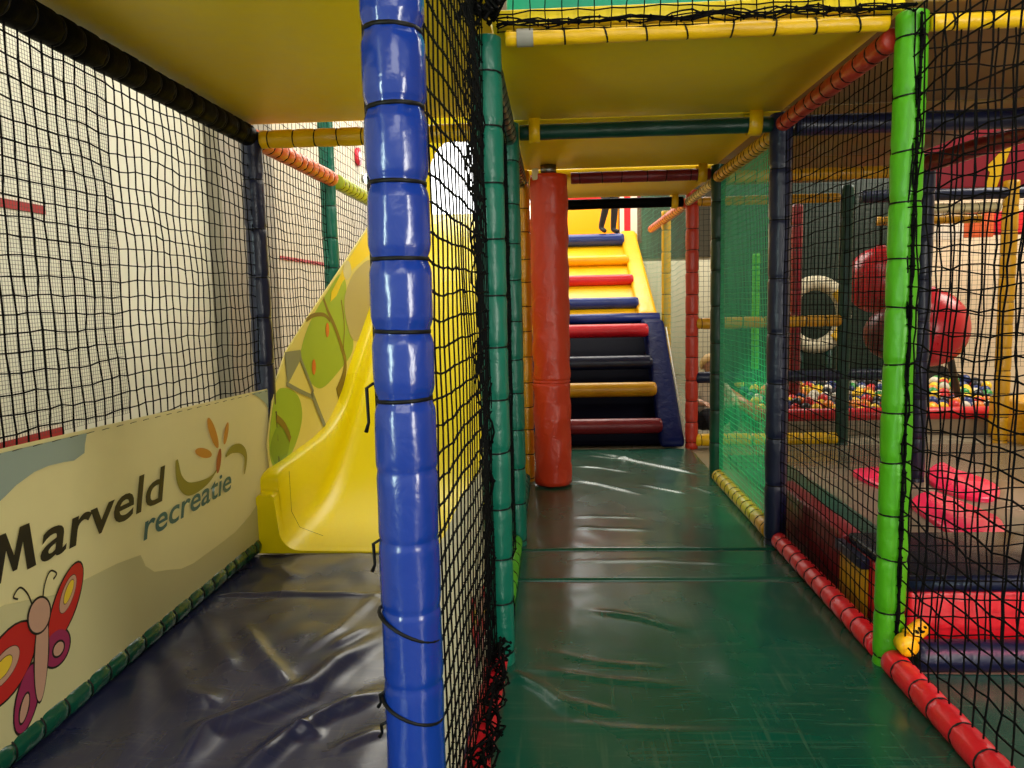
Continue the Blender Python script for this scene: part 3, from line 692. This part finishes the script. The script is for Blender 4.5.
prism('upper_ramp', [(7.6, 0), (7.6, .98), (9.6, 1.95), (9.9, 1.95), (9.9, 0)], .0, .86, V['stairyellow'])
b = MB(); b.tube([(-.19, 7.5, 1.0), (1.04, 7.5, 1.0)], .05, 16)
o = b.build('seam_roll', V['stairblue'], sr); o.location = so
def rung(y, z, r, color, part='rung'):
    b = MB(); pts = [(-.01+.90*k/24, y, z) for k in range(25)]
    pts[0] = (-.02, y, z); b.tube([(-.03, y, z), (-.02, y, z), (.0, y, z), (.2, y, z), (.4, y, z), (.6, y, z), (.84, y, z), (.866, y, z), (.875, y, z)], [r*.6, r*.9, r, r, r, r, r, r*.9, r*.6], 18)
    o = b.build(part, V[color], sr); o.location = so; return o
for y, z, r, c_ in ((6.17, .16, .062, 'maroon'), (6.50, .42, .062, 'gold'), (6.76, .63, .062, 'navy'), (7.06, .90, .062, 'red'), (7.84, 1.15, .058, 'stairblue'), (8.34, 1.395, .058, 'red'), (8.82, 1.63, .058, 'stairyellow'), (9.36, 1.90, .075, 'stairblue')):
    rung(y, z, r, c_)['label'] = {'maroon': 'dark red', 'gold': 'mustard', 'navy': 'dark navy', 'red': 'red', 'stairblue': 'blue', 'stairyellow': 'yellow'}[c_]+' padded rung'
b = MB(); b.tube([(1.05, 6.1, .06), (1.052, 7.15, .92)], .006, 6); o = b.build('white_piping', mat('piping_white', (220, 216, 205), .5), sr); o.location = so
# landing behind and the wall of the upper level
tag(box('foam_block', -.3, 1.1, 9.95, 11.2, 0, 2.02, V['stairyellow'], bev=.02), 'yellow padded landing block at the top of the stairs', 'foam block')
tag(box('foam_wall', -.3, .98, 11.25, 11.4, 1.98, 2.62, mat('wall_orange', (252, 168, 6), .4), bev=.02), 'orange padded wall behind the top of the stairs', 'foam wall')
box('red_edging', -.3, .98, 11.24, 11.41, 2.62, 2.67, V['red'], parent=bpy.data.objects['foam_wall'], bev=.01)
t = thing('striped_panel', 'white panel with a red stripe beside the stair top', 'panel', (1.12, 11.2, 1.98))
box('panel_board', .99, 1.24, 11.2, 11.24, 1.98, 2.9, mat('panel_white', (240, 232, 220), .5), parent=t); box('red_stripe', 1.05, 1.14, 11.195, 11.2, 1.98, 2.9, V['red'], parent=t, bev=0)
box('dark_edge', 1.24, 1.30, 11.2, 11.26, 1.98, 2.9, V['maroon'], parent=t)

# ================================================================== RIGHT ENCLOSURE
t = thing('foam_step', 'low red foam step with a navy top behind the right net', 'foam step', (1.75, 2.76, 0))
box('red_body', 1.165, 2.35, 2.50, 3.02, -.02, .21, V['red'], parent=t, bev=.015)
b = MB(); b.tube([(1.165, 2.512, .232), (2.35, 2.512, .232)], .027, 14); o = b.build('rolled_edge', V['navy'], t); o.location = -t.location
box('navy_top', 1.165, 2.35, 2.50, 3.02, .21, .25, vinyl('step_top', (20, 26, 40), .22, var=.3, scale=6), parent=t, bev=.01)
tag(box('foam_pad', 1.15, 1.25, 3.06, 3.98, -.02, .23, V['maroon'], bev=.015), 'long dark red foam pad behind the net by the corridor', 'foam pad')
t = thing('foam_block', 'small yellow foam block with navy cap by the lime post', 'foam block', (1.2, 3.0, 0))
bpy.data.objects['foam_step'].location.y += 0
box('yellow_body', 1.145, 1.162, 2.80, 3.05, -.02, .175, V['gold'], parent=t, bev=.006); box('navy_cap', 1.125, 1.162, 2.795, 3.055, .175, .215, V['navy'], parent=t, bev=.006)
wrinkled('floor_mat', 'dark green mat outside the net in the right front corner', 1.12, 2.6, .3, 2.36, .0, M_gm, [], amp=.004, seed=8, th=.02)
tag(box('hall_mat', 1.27, 1.62, 3.42, 5.6, .006, .03, vinyl('mat_teal', (20, 70, 56), .3), bev=.008), 'teal floor mat strip beside the long dark red pad', 'floor mat')
# two glossy pink-red floor pads
M_pad = mat('pad_pink', (255, 44, 96), .25, var=.08, scale=8)
def pad(label, pts, z=.006):
    pts = smoothpoly(pts, 6); k = len(pts); c = Vector((sum(p[0] for p in pts)/k, sum(p[1] for p in pts)/k, z))
    vs = [(x-c.x, y-c.y, 0) for x, y in pts]+[(x-c.x, y-c.y, .018) for x, y in pts]+[((x-c.x)*.95, (y-c.y)*.95, .026) for x, y in pts]
    fs = [tuple(range(2*k, 3*k))]+[(i, (i+1) % k, k+(i+1) % k, k+i) for i in range(k)]+[(k+i, k+(i+1) % k, 2*k+(i+1) % k, 2*k+i) for i in range(k)]
    return tag(mesh('floor_pad', vs, fs, M_pad, loc=c), label, 'floor pad')
fp = lambda *p: [tuple(at(a, b, 'z', .02))[:2] for a, b in p]
pad('glossy pink-red floor pad nearest the foam step', fp((911, 503), (928, 492), (955, 500), (985, 512), (1002, 522), (1004, 545), (980, 549), (955, 535), (930, 520)))
pad('glossy pink-red floor pad behind the nearer pink pad', fp((926, 474), (940, 463), (955, 470), (985, 480), (1000, 490), (990, 500), (960, 496), (935, 486)))
pad('small pink-red floor pad seen left of the lime post', fp((852, 472), (878, 468), (896, 476), (896, 490), (872, 484)))
# ball pit
t = thing('ball_pit', 'low ball pit with a padded red rim at the back right', 'ball pit', (2.9, 7.2, 0))
to = -t.location
b = MB(); b.tube([(1.78, 6.62, .16), (4.3, 6.62, .16)], .055, 14); b.tube([(1.78, 6.62, .16), (1.78, 8.6, .25)], .055, 14)
o = b.build('red_rim', V['red'], t); o.location = to
box('front_wall', 1.78, 4.3, 6.60, 6.68, -.02, .16, mat('pit_wall', (150, 132, 108), .5), parent=t)
mv = []; mf = []; NX, NYY = 24, 12
def pit(x, y): return .10+.24*max(0, (y-6.7)/1.5)+.05*noise.noise(Vector((x*1.5, y*1.5, 2)))
for i in range(NX+1):
    for j in range(NYY+1): x = 1.8+2.45*i/NX; y = 6.7+1.9*j/NYY; mv.append((x, y, pit(x, y)-.03))
for i in range(NX):
    for j in range(NYY): a = i*(NYY+1)+j; mf.append((a, a+NYY+1, a+NYY+2, a+1))
mesh('pit_bed', mv, mf, V['black'], t, loc=to)
bm = bmesh.new(); bmesh.ops.create_uvsphere(bm, u_segments=14, v_segments=9, radius=.048)
BCOL = {'yellow': (245, 200, 40), 'red': (205, 40, 40), 'green': (40, 140, 60), 'blue': (30, 50, 110), 'white': (215, 208, 190), 'orange': (230, 130, 40), 'black': (28, 30, 40)}
BM = {}
for cn, cc in BCOL.items():
    me = bpy.data.meshes.new('plastic_ball'); bm.to_mesh(me); me.materials.append(mat('ball_'+cn, cc, .3)); me.polygons.foreach_set('use_smooth', [True]*len(me.polygons)); BM[cn] = me
bm.free()
rb = random.Random(11)
for j in range(12):
    for i in range(24):
        x = 1.88+2.3*i/23+(.05 if j % 2 else 0)+rb.uniform(-.015, .015); y = 6.74+j*.1+rb.uniform(-.015, .015)
        cn = rb.choices(list(BCOL), [30, 14, 14, 22, 14, 14, 16])[0]
        o = bpy.data.objects.new('plastic_ball', BM[cn]); C.objects.link(o); o.location = (x, y, pit(x, y)+rb.uniform(0, .045))
        tag(o, 'small '+cn+' plastic ball lying in the ball pit', 'ball', cn+' balls in the ball pit')
# hanging punch balls
def bigball(label, c, r, m1, m2, ztop, sx=1, rope=True):
    t = thing('punch_ball', label, 'punch ball', c)
    vs = []; fs = []; idx = []; nu, nv = 32, 20
    for j in range(nv+1):
        ph = PI*j/nv
        for i in range(nu): th = 2*PI*i/nu; vs.append((r*sx*math.sin(ph)*math.cos(th), r*math.sin(ph)*math.sin(th), r*(1.06 if j < nv/2 else 1.0)*math.cos(ph)))
    for j in range(nv):
        for i in range(nu):
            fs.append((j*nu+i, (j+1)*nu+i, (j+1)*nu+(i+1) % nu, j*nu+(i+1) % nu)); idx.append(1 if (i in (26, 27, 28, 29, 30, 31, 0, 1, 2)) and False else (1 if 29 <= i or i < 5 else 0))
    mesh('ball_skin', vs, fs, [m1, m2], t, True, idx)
    b = MB(); b.tube([(0, 0, r*.98), (0, 0, ztop-c[2])], .012, 8); b.build('rope', M_tie, t)
    b = MB(); b.tube([(0, 0, r*1.0), (0, 0, r*1.12)], [.06, .03], 12); b.build('collar', m1, t)
    return t
pbm = mat('punch_red', (196, 28, 40), .25, var=.1, scale=8)
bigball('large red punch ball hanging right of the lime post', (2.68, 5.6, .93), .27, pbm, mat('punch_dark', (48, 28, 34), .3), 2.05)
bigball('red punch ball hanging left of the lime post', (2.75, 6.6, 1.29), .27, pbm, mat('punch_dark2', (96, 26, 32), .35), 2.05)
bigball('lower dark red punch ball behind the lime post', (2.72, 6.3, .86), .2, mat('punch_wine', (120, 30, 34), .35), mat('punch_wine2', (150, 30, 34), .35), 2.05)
# strut leaning behind the big ball
b = MB(); b.tube([(3.0, 5.95, .78), (3.32, 6.4, .35)], .028, 10); tag(b.build('strut', mat('strut_dark', (50, 48, 42), .5), None, True, (3.0, 5.95, .35)), 'dark slanted strut below the big red punch ball', 'strut')
# padded hoop with dark opening
t = thing('crawl_hoop', 'cream padded hoop with a yellow stripe behind the nets', 'crawl hoop', (2.98, 8.85, .60))
b = MB(); b.tube([(.32*math.cos(2*PI*k/28), .0, .36+.36*math.sin(2*PI*k/28)) for k in range(29)], .085, 14); b.build('hoop_ring', mat('hoop_cream', (205, 196, 168), .5), t)
b = MB(); b.tube([(.32*math.cos(a), -.03, .36+.36*math.sin(a)) for a in [-.9+.08*k for k in range(23)]], .07, 12); b.build('yellow_stripe', V['yellow'], t)
b = MB(); b.tube([(-.16, 0, -.65), (-.16, 0, .06)], .04, 10); b.tube([(.16, 0, -.65), (.16, 0, .06)], .04, 10); b.build('stand', V['dgreen'], t)
# red panel with a yellow zigzag, golden block and stripes at the far right
t = thing('printed_panel', 'dark red panel with a yellow zigzag under the right platform', 'panel', (3.4, 6.2, 1.99))
box('panel_board', 2.9, 4.4, 6.2, 6.24, 1.99, 2.5, mat('panel_red', (150, 20, 40), .4, var=.2, scale=5), parent=t)
zz = [at(a, b_, 'y', 6.19) for a, b_ in ((984, 192), (996, 190), (1002, 172), (1012, 146), (1000, 152), (995, 158), (985, 168), (990, 172))]
b = MB(); b.add(zz, [tuple(range(len(zz)))]); o = b.build('yellow_zigzag', V['yellow'], t, False); o.location = -t.location
tag(box('foam_block', 3.62, 4.4, 5.9, 6.5, -.02, .33, V['gold'], bev=.03), 'golden foam block under the golden post at the far right', 'foam block')
t = thing('awning', 'orange and white striped valance before the far right wall', 'awning', (4.8, 8.2, 1.7))
for k in range(6):
    box('stripe', 3.95+k*.3, 4.25+k*.3, 8.2, 8.26, 1.72+.02*k, 2.0, [mat('valance_white', (235, 220, 200), .5), V['orange'], V['red']][k % 3], parent=t)
# pale partition seen right of the stairs
tag(box('partition_panel', 1.2, 2.9, 12.0, 12.06, -.02, 1.75, mat('partition', (214, 208, 180), .5), bev=.01), 'off-white partition panel right of the stairs', 'partition')
tag(box('partition_panel', 4.2, 7.6, 9.2, 9.26, -.02, 2.6, mat('partition_warm', (232, 208, 176), .55), bev=.01), 'large pale wall panel behind the ball pit', 'partition')
tag(box('foam_wall', 2.0, 4.18, 9.3, 9.4, -.02, 2.6, mat('wall_darkgreen', (30, 46, 34), .5), bev=.01), 'dark green padded wall behind the slim lime post', 'foam wall')
# teal inflatable wall on the upper level
t = thing('foam_wall', 'teal padded wall on the upper level above the entrance', 'foam wall', (.43, 2.95, 2.08))
box('teal_panel', XM+.05, X2, 2.92, 3.0, 2.08, 2.75, V['teal'], parent=t)
b = MB(); b.tube([(XM+.05, 2.75, 2.13), (.5, 2.75, 2.13), (X2, 2.75, 2.13)], .05, 14); o = b.build('lime_roll', V['lime'], t); o.location = -t.location
p_ = at(357, 157, 'x', -2.79)
t = thing('wall_sign', 'small red and white round sign high on the left wall', 'sign', p_)
b = MB(); b.tube([(0, 0, 0), (.04, 0, 0)], .13, 24); b.build('sign_disc', mat('sign_red', (214, 30, 60), .4), t)
b = MB(); b.tube([(.04, 0, 0), (.05, 0, 0)], .07, 20); b.build('sign_centre', mat('sign_white', (240, 220, 225), .4), t)
p_ = at(363, 179, 'x', -2.79)
t = thing('wall_lamp', 'small bright lamp on the left wall under the round sign', 'lamp', p_)
b = MB(); b.tube([(0, 0, 0), (.03, 0, 0)], .06, 16); b.build('lamp_base', M_metal, t)
b = MB(); b.tube([(.03, 0, 0), (.06, 0, 0), (.09, 0, 0), (.10, 0, 0)], [.06, .075, .05, .01], 16); b.build('lamp_shade', mat('lamp_glow', (225, 255, 235), .3, emit=8), t)

# ================================================================== PEOPLE
def person(name, label, J, segs, loc, rz, tags, extras=()):
    """J joint -> (pos, radius); segs (a,b,material index); grown with the Skin modifier into one mesh"""
    names = list(J); me = bpy.data.meshes.new(name)
    me.from_pydata([J[k][0] for k in names], [(names.index(a), names.index(b)) for a, b, _ in segs], [])
    o = bpy.data.objects.new(name, me); C.objects.link(o)
    md = o.modifiers.new('skin', 'SKIN')
    if not me.skin_vertices: bpy.ops if False else None
    sv = me.skin_vertices[0].data if me.skin_vertices else None
    if sv is None: return None
    for i, k in enumerate(names):
        r = J[k][1]; sv[i].radius = (r, r); sv[i].use_root = (k == 'pelvis')
    sb_ = o.modifiers.new('sub', 'SUBSURF'); sb_.levels = 2; sb_.render_levels = 2
    bpy.context.view_layer.update()
    nm = bpy.data.meshes.new_from_object(o.evaluated_get(bpy.context.evaluated_depsgraph_get()))
    bpy.data.objects.remove(o)
    nm.materials.clear()
    for m in tags: nm.materials.append(m)
    S = [(Vector(J[a][0]), Vector(J[b][0]), mi) for a, b, mi in segs]
    for p in nm.polygons:
        c = p.center; best = 9; bi = 0
        for a, b_, mi in S:
            d = b_-a; t_ = max(0, min(1, (c-a).dot(d)/max(1e-9, d.length_squared))); q = (c-a-d*t_).length
            if q < best: best = q; bi = mi
        p.material_index = bi; p.use_smooth = True
    nm.name = name
    o = bpy.data.objects.new(name, nm); C.objects.link(o); o.location = loc; o.rotation_euler = (0, 0, rz)
    return tag(o, label, 'person')
def hand(J, segs, pre, wrist, d, side, k=1.0):
    d = Vector(d).normalized(); s = Vector(side).normalized(); w = Vector(wrist)
    J[pre+'palm'] = (w+d*.045*k, .02*k); segs.append((pre+'wrist', pre+'palm', 0))
    for i, ln in enumerate((.05, .058, .053, .042)):
        b0 = w+d*.06*k+s*(i-1.5)*.016*k; J[f'{pre}f{i}a'] = (b0, .0075*k); J[f'{pre}f{i}b'] = (b0+d*ln*.6*k, .007*k); J[f'{pre}f{i}c'] = (b0+d*ln*k+d.cross(s)*.012*k, .006*k)
        segs += [(pre+'palm', f'{pre}f{i}a', 0), (f'{pre}f{i}a', f'{pre}f{i}b', 0), (f'{pre}f{i}b', f'{pre}f{i}c', 0)]
    J[pre+'t0'] = (w+d*.03*k-s*.03*k, .008*k); J[pre+'t1'] = (w+d*.06*k-s*.045*k, .007*k); segs += [(pre+'palm', pre+'t0', 0), (pre+'t0', pre+'t1', 0)]
M_skin = mat('skin', (222, 170, 140), .5); M_tr = mat('trousers_dark', (44, 46, 58), .8); M_shd = mat('shirt_dark', (40, 44, 60), .8); M_shw = mat('shirt_white', (226, 214, 190), .8); M_sock = mat('shoe_black', (22, 22, 26), .6)
def head_parts(p, hc, r, hairm):
    for s in (-1, 1):
        b = MB(); c = Vector(hc)+Vector((s*r*.36, -r*.93, 0)); b.tube([c+Vector((0, .004, 0)), c-Vector((0, .004, 0))], r*.13, 10); b.build('eye', mat('eye_dark', (30, 24, 22), .3), p)
        b = MB(); c = Vector(hc)+Vector((s*r*.98, 0, -r*.1)); b.tube([c-Vector((0, 0, r*.25)), c, c+Vector((0, 0, r*.25))], [r*.08, r*.16, r*.1], 8); b.build('ear', M_skin, p)
    b = MB(); c = Vector(hc)+Vector((0, -r*.95, -r*.1)); b.tube([c+Vector((0, .01, r*.2)), c-Vector((0, r*.2, r*.1))], [r*.07, r*.14], 8); b.build('nose', M_skin, p)
    b = MB(); c = Vector(hc)+Vector((0, -r*.88, -r*.5)); b.tube([c-Vector((r*.28, -.005, 0)), c-Vector((0, .004, r*.05)), c+Vector((r*.28, .005, 0))], r*.07, 6); b.build('mouth', mat('lips', (180, 90, 84), .5), p)
    vs = []; fs = []; nu, nv = 20, 10
    for j in range(nv+1):
        for i in range(nu):
            th = 2*PI*i/nu; front = max(0, -math.sin(th)); mx = 2.05-1.05*front; ph = mx*j/nv; q = r*1.13
            vs.append((hc[0]+q*math.sin(ph)*math.cos(th), hc[1]+q*math.sin(ph)*math.sin(th), hc[2]+q*math.cos(ph)))
    for j in range(nv):
        for i in range(nu): fs.append((j*nu+i, (j+1)*nu+i, (j+1)*nu+(i+1) % nu, j*nu+(i+1) % nu))
    mesh('hair', vs, fs, hairm, p)
def make_skin(J, segs):
    pass
def walker():
    J = {}; S = []
    J['pelvis'] = ((0, 0, .62), .085); J['waist'] = ((0, 0, .72), .08); J['chest'] = ((0, -.01, .86), .095); J['neck'] = ((0, -.015, .985), .038); J['chin'] = ((0, -.03, 1.03), .055); J['head'] = ((0, -.025, 1.11), .085); J['crown'] = ((0, -.02, 1.16), .06)
    S += [('pelvis', 'waist', 2), ('waist', 'chest', 2), ('chest', 'neck', 2), ('neck', 'chin', 0), ('chin', 'head', 0), ('head', 'crown', 0)]
    for pre, s, kn, an, fo in (('l', -1, (-.075, -.06, .34), (-.08, .06, .08), (-.08, -.05, .03)), ('r', 1, (.07, -.02, .33), (.07, .02, .055), (.075, -.09, .028))):
        J[pre+'hip'] = ((s*.065, 0, .58), .07); J[pre+'knee'] = (kn, .048); J[pre+'ankle'] = (an, .035); J[pre+'toe'] = (fo, .028)
        S += [('pelvis', pre+'hip', 1), (pre+'hip', pre+'knee', 1), (pre+'knee', pre+'ankle', 1), (pre+'ankle', pre+'toe', 3)]
        J[pre+'sh'] = ((s*.125, 0, .92), .045); J[pre+'el'] = ((s*.17, s*.06, .75), .034); J[pre+'wrist'] = ((s*.17, s*.02-.05, .60), .024)
        S += [('chest', pre+'sh', 2), (pre+'sh', pre+'el', 2), (pre+'el', pre+'wrist', 0)]
        hand(J, S, pre, J[pre+'wrist'][0], (0, -.25, -1), (0, 1, -.2), .8)
    return J, S, (0, -.025, 1.10), .088
def sitter():
    J = {}; S = []
    J['pelvis'] = ((0, 0, .12), .1); J['waist'] = ((0, -.01, .24), .085); J['chest'] = ((0, -.03, .38), .1); J['neck'] = ((0, -.05, .5), .038); J['chin'] = ((0, -.07, .55), .055); J['head'] = ((0, -.065, .62), .085); J['crown'] = ((0, -.06, .67), .06)
    S += [('pelvis', 'waist', 2), ('waist', 'chest', 2), ('chest', 'neck', 2), ('neck', 'chin', 0), ('chin', 'head', 0), ('head', 'crown', 0)]
    for pre, s in (('l', -1), ('r', 1)):
        J[pre+'hip'] = ((s*.08, -.03, .1), .075); J[pre+'knee'] = ((s*.12, -.3, .24), .05); J[pre+'ankle'] = ((s*.08, -.36, .05), .035); J[pre+'toe'] = ((s*.08, -.47, .035), .03)
        S += [('pelvis', pre+'hip', 1), (pre+'hip', pre+'knee', 1), (pre+'knee', pre+'ankle', 1), (pre+'ankle', pre+'toe', 0)]
        J[pre+'sh'] = ((s*.13, -.03, .43), .045); J[pre+'el'] = ((s*.18, -.14, .31), .034); J[pre+'wrist'] = ((s*.13, -.27, .30), .024)
        S += [('chest', pre+'sh', 2), (pre+'sh', pre+'el', 2), (pre+'el', pre+'wrist', 0)]
        hand(J, S, pre, J[pre+'wrist'][0], (0, -1, -.1), (s, 0, 0), .8)
    return J, S, (0, -.065, .615), .088
def build_person(label, fn, loc, rz, shirt, hair):
    J, S, hc, r = fn(); names = list(J); me = bpy.data.meshes.new('person')
    me.from_pydata([tuple(J[k][0]) for k in names], [(names.index(a), names.index(b)) for a, b, _ in S], [])
    o = bpy.data.objects.new('person', me); C.objects.link(o); o.modifiers.new('skin', 'SKIN')
    if not len(me.skin_vertices):
        bm = bmesh.new(); bm.from_mesh(me); bm.verts.layers.skin.verify(); bm.to_mesh(me); bm.free()
    bm = bmesh.new(); bm.from_mesh(me); ly = bm.verts.layers.skin.verify(); bm.verts.ensure_lookup_table()
    for i, k in enumerate(names):
        bm.verts[i][ly].radius = (J[k][1], J[k][1]); bm.verts[i][ly].use_root = (k == 'pelvis')
    bm.to_mesh(me); bm.free()
    s_ = o.modifiers.new('sub', 'SUBSURF'); s_.levels = 2; s_.render_levels = 2
    bpy.context.view_layer.update()
    nm = bpy.data.meshes.new_from_object(o.evaluated_get(bpy.context.evaluated_depsgraph_get())); bpy.data.objects.remove(o)
    nm.materials.clear()
    for m in (M_skin, M_tr, shirt, M_sock): nm.materials.append(m)
    SG = [(Vector(J[a][0]), Vector(J[b][0]), mi, J[a][1]) for a, b, mi in S]
    for p in nm.polygons:
        best = 9; bi = 0
        for a, b_, mi, rr in SG:
            d = b_-a; t_ = max(0, min(1, (p.center-a).dot(d)/max(1e-9, d.length_squared))); q = (p.center-a-d*t_).length-rr*.6
            if q < best: best = q; bi = mi
        p.material_index = bi; p.use_smooth = True
    o = bpy.data.objects.new('person', nm); C.objects.link(o); o.location = loc; o.rotation_euler = (0, 0, rz); tag(o, label, 'person')
    head_parts(o, hc, r, hair)
    return o
build_person('child in dark trousers stepping on the top of the stairs', walker, (.70, 9.40, 1.965), .5, M_shd, mat('hair_brown', (70, 46, 28), .6))
build_person('fair-haired child in a white shirt sitting behind the rusty post', sitter, (1.36, 6.75, -.01), .2, M_shw, mat('hair_blond', (214, 176, 110), .6))

# ================================================================== LIGHTS
def area(name, loc, target, sx, sy, power, col=(1, .97, .86)):
    l = bpy.data.lights.new(name, 'AREA'); l.shape = 'RECTANGLE'; l.size = sx; l.size_y = sy; l.energy = power; l.color = col
    o = bpy.data.objects.new(name, l); C.objects.link(o); o.location = loc
    o.rotation_euler = (Vector(target)-Vector(loc)).to_track_quat('-Z', 'Y').to_euler(); return o
def spot(name, loc, target, power, col, ang, blend=.5, r=.08):
    l = bpy.data.lights.new(name, 'SPOT'); l.energy = power; l.color = col; l.spot_size = math.radians(ang); l.spot_blend = blend; l.shadow_soft_size = r
    o = bpy.data.objects.new(name, l); C.objects.link(o); o.location = loc
    o.rotation_euler = (Vector(target)-Vector(loc)).to_track_quat('-Z', 'Y').to_euler(); return o
area('hall_light_left', (-1.9, 4.0, 4.9), (-2.4, 4.0, 0), 1.0, 9, 205, (1, .97, .86))
area('hall_light_back', (-.2, 10.0, 5.0), (-.2, 9.9, 0), 5, 3.6, 410, (1, .97, .86))
area('hall_light_right', (5.2, 6.5, 5.0), (3.4, 7.5, .8), 3, 4, 420, (1, .95, .82))
area('front_fill', (.4, -2.6, 2.9), (.2, 3.5, .9), 3.0, 1.0, 40, (1, .97, .86))  # added fill lamp behind the camera
area('side_fill_right', (2.2, -1.1, 1.25), (.3, 2.8, 1.5), .5, 1.7, 66)  # added strip lamp: highlight on the blue post, fill for the platform undersides
area('side_fill_left', (-1.9, -1.2, 1.25), (-.7, 2.8, 1.3), .22, 1.5, 48, (.75, 1, .9))  # added greenish strip lamp: second post highlight and left lane fill
area('upper_light', (.8, 1.0, 4.9), (.6, 1.6, 0), 3, 2, 90, (1, .97, .86))
spot('green_party_light', (.2, 2.9, 1.85), (1.08, 4.45, .12), 120, (.12, 1, .5), 27)
spot('pink_party_light', (3.4, 3.2, 4.6), (2.25, 4.3, 0), 300, (1, .35, .4), 24)
spot('red_party_light', (2.6, .6, 1.9), (1.7, 2.5, .1), 170, (1, .25, .35), 36)
w = bpy.data.worlds.new('world'); bpy.context.scene.world = w; w.use_nodes = True
bgn = w.node_tree.nodes['Background']; bgn.inputs['Color'].default_value = (1, .97, .86, 1); bgn.inputs['Strength'].default_value = .7
sc = bpy.context.scene
sc.view_settings.view_transform = 'Standard'; sc.view_settings.look = 'None'; sc.view_settings.exposure = 0
sc.cycles.use_denoising = True
sc.cycles.max_bounces = 8; sc.cycles.diffuse_bounces = 4
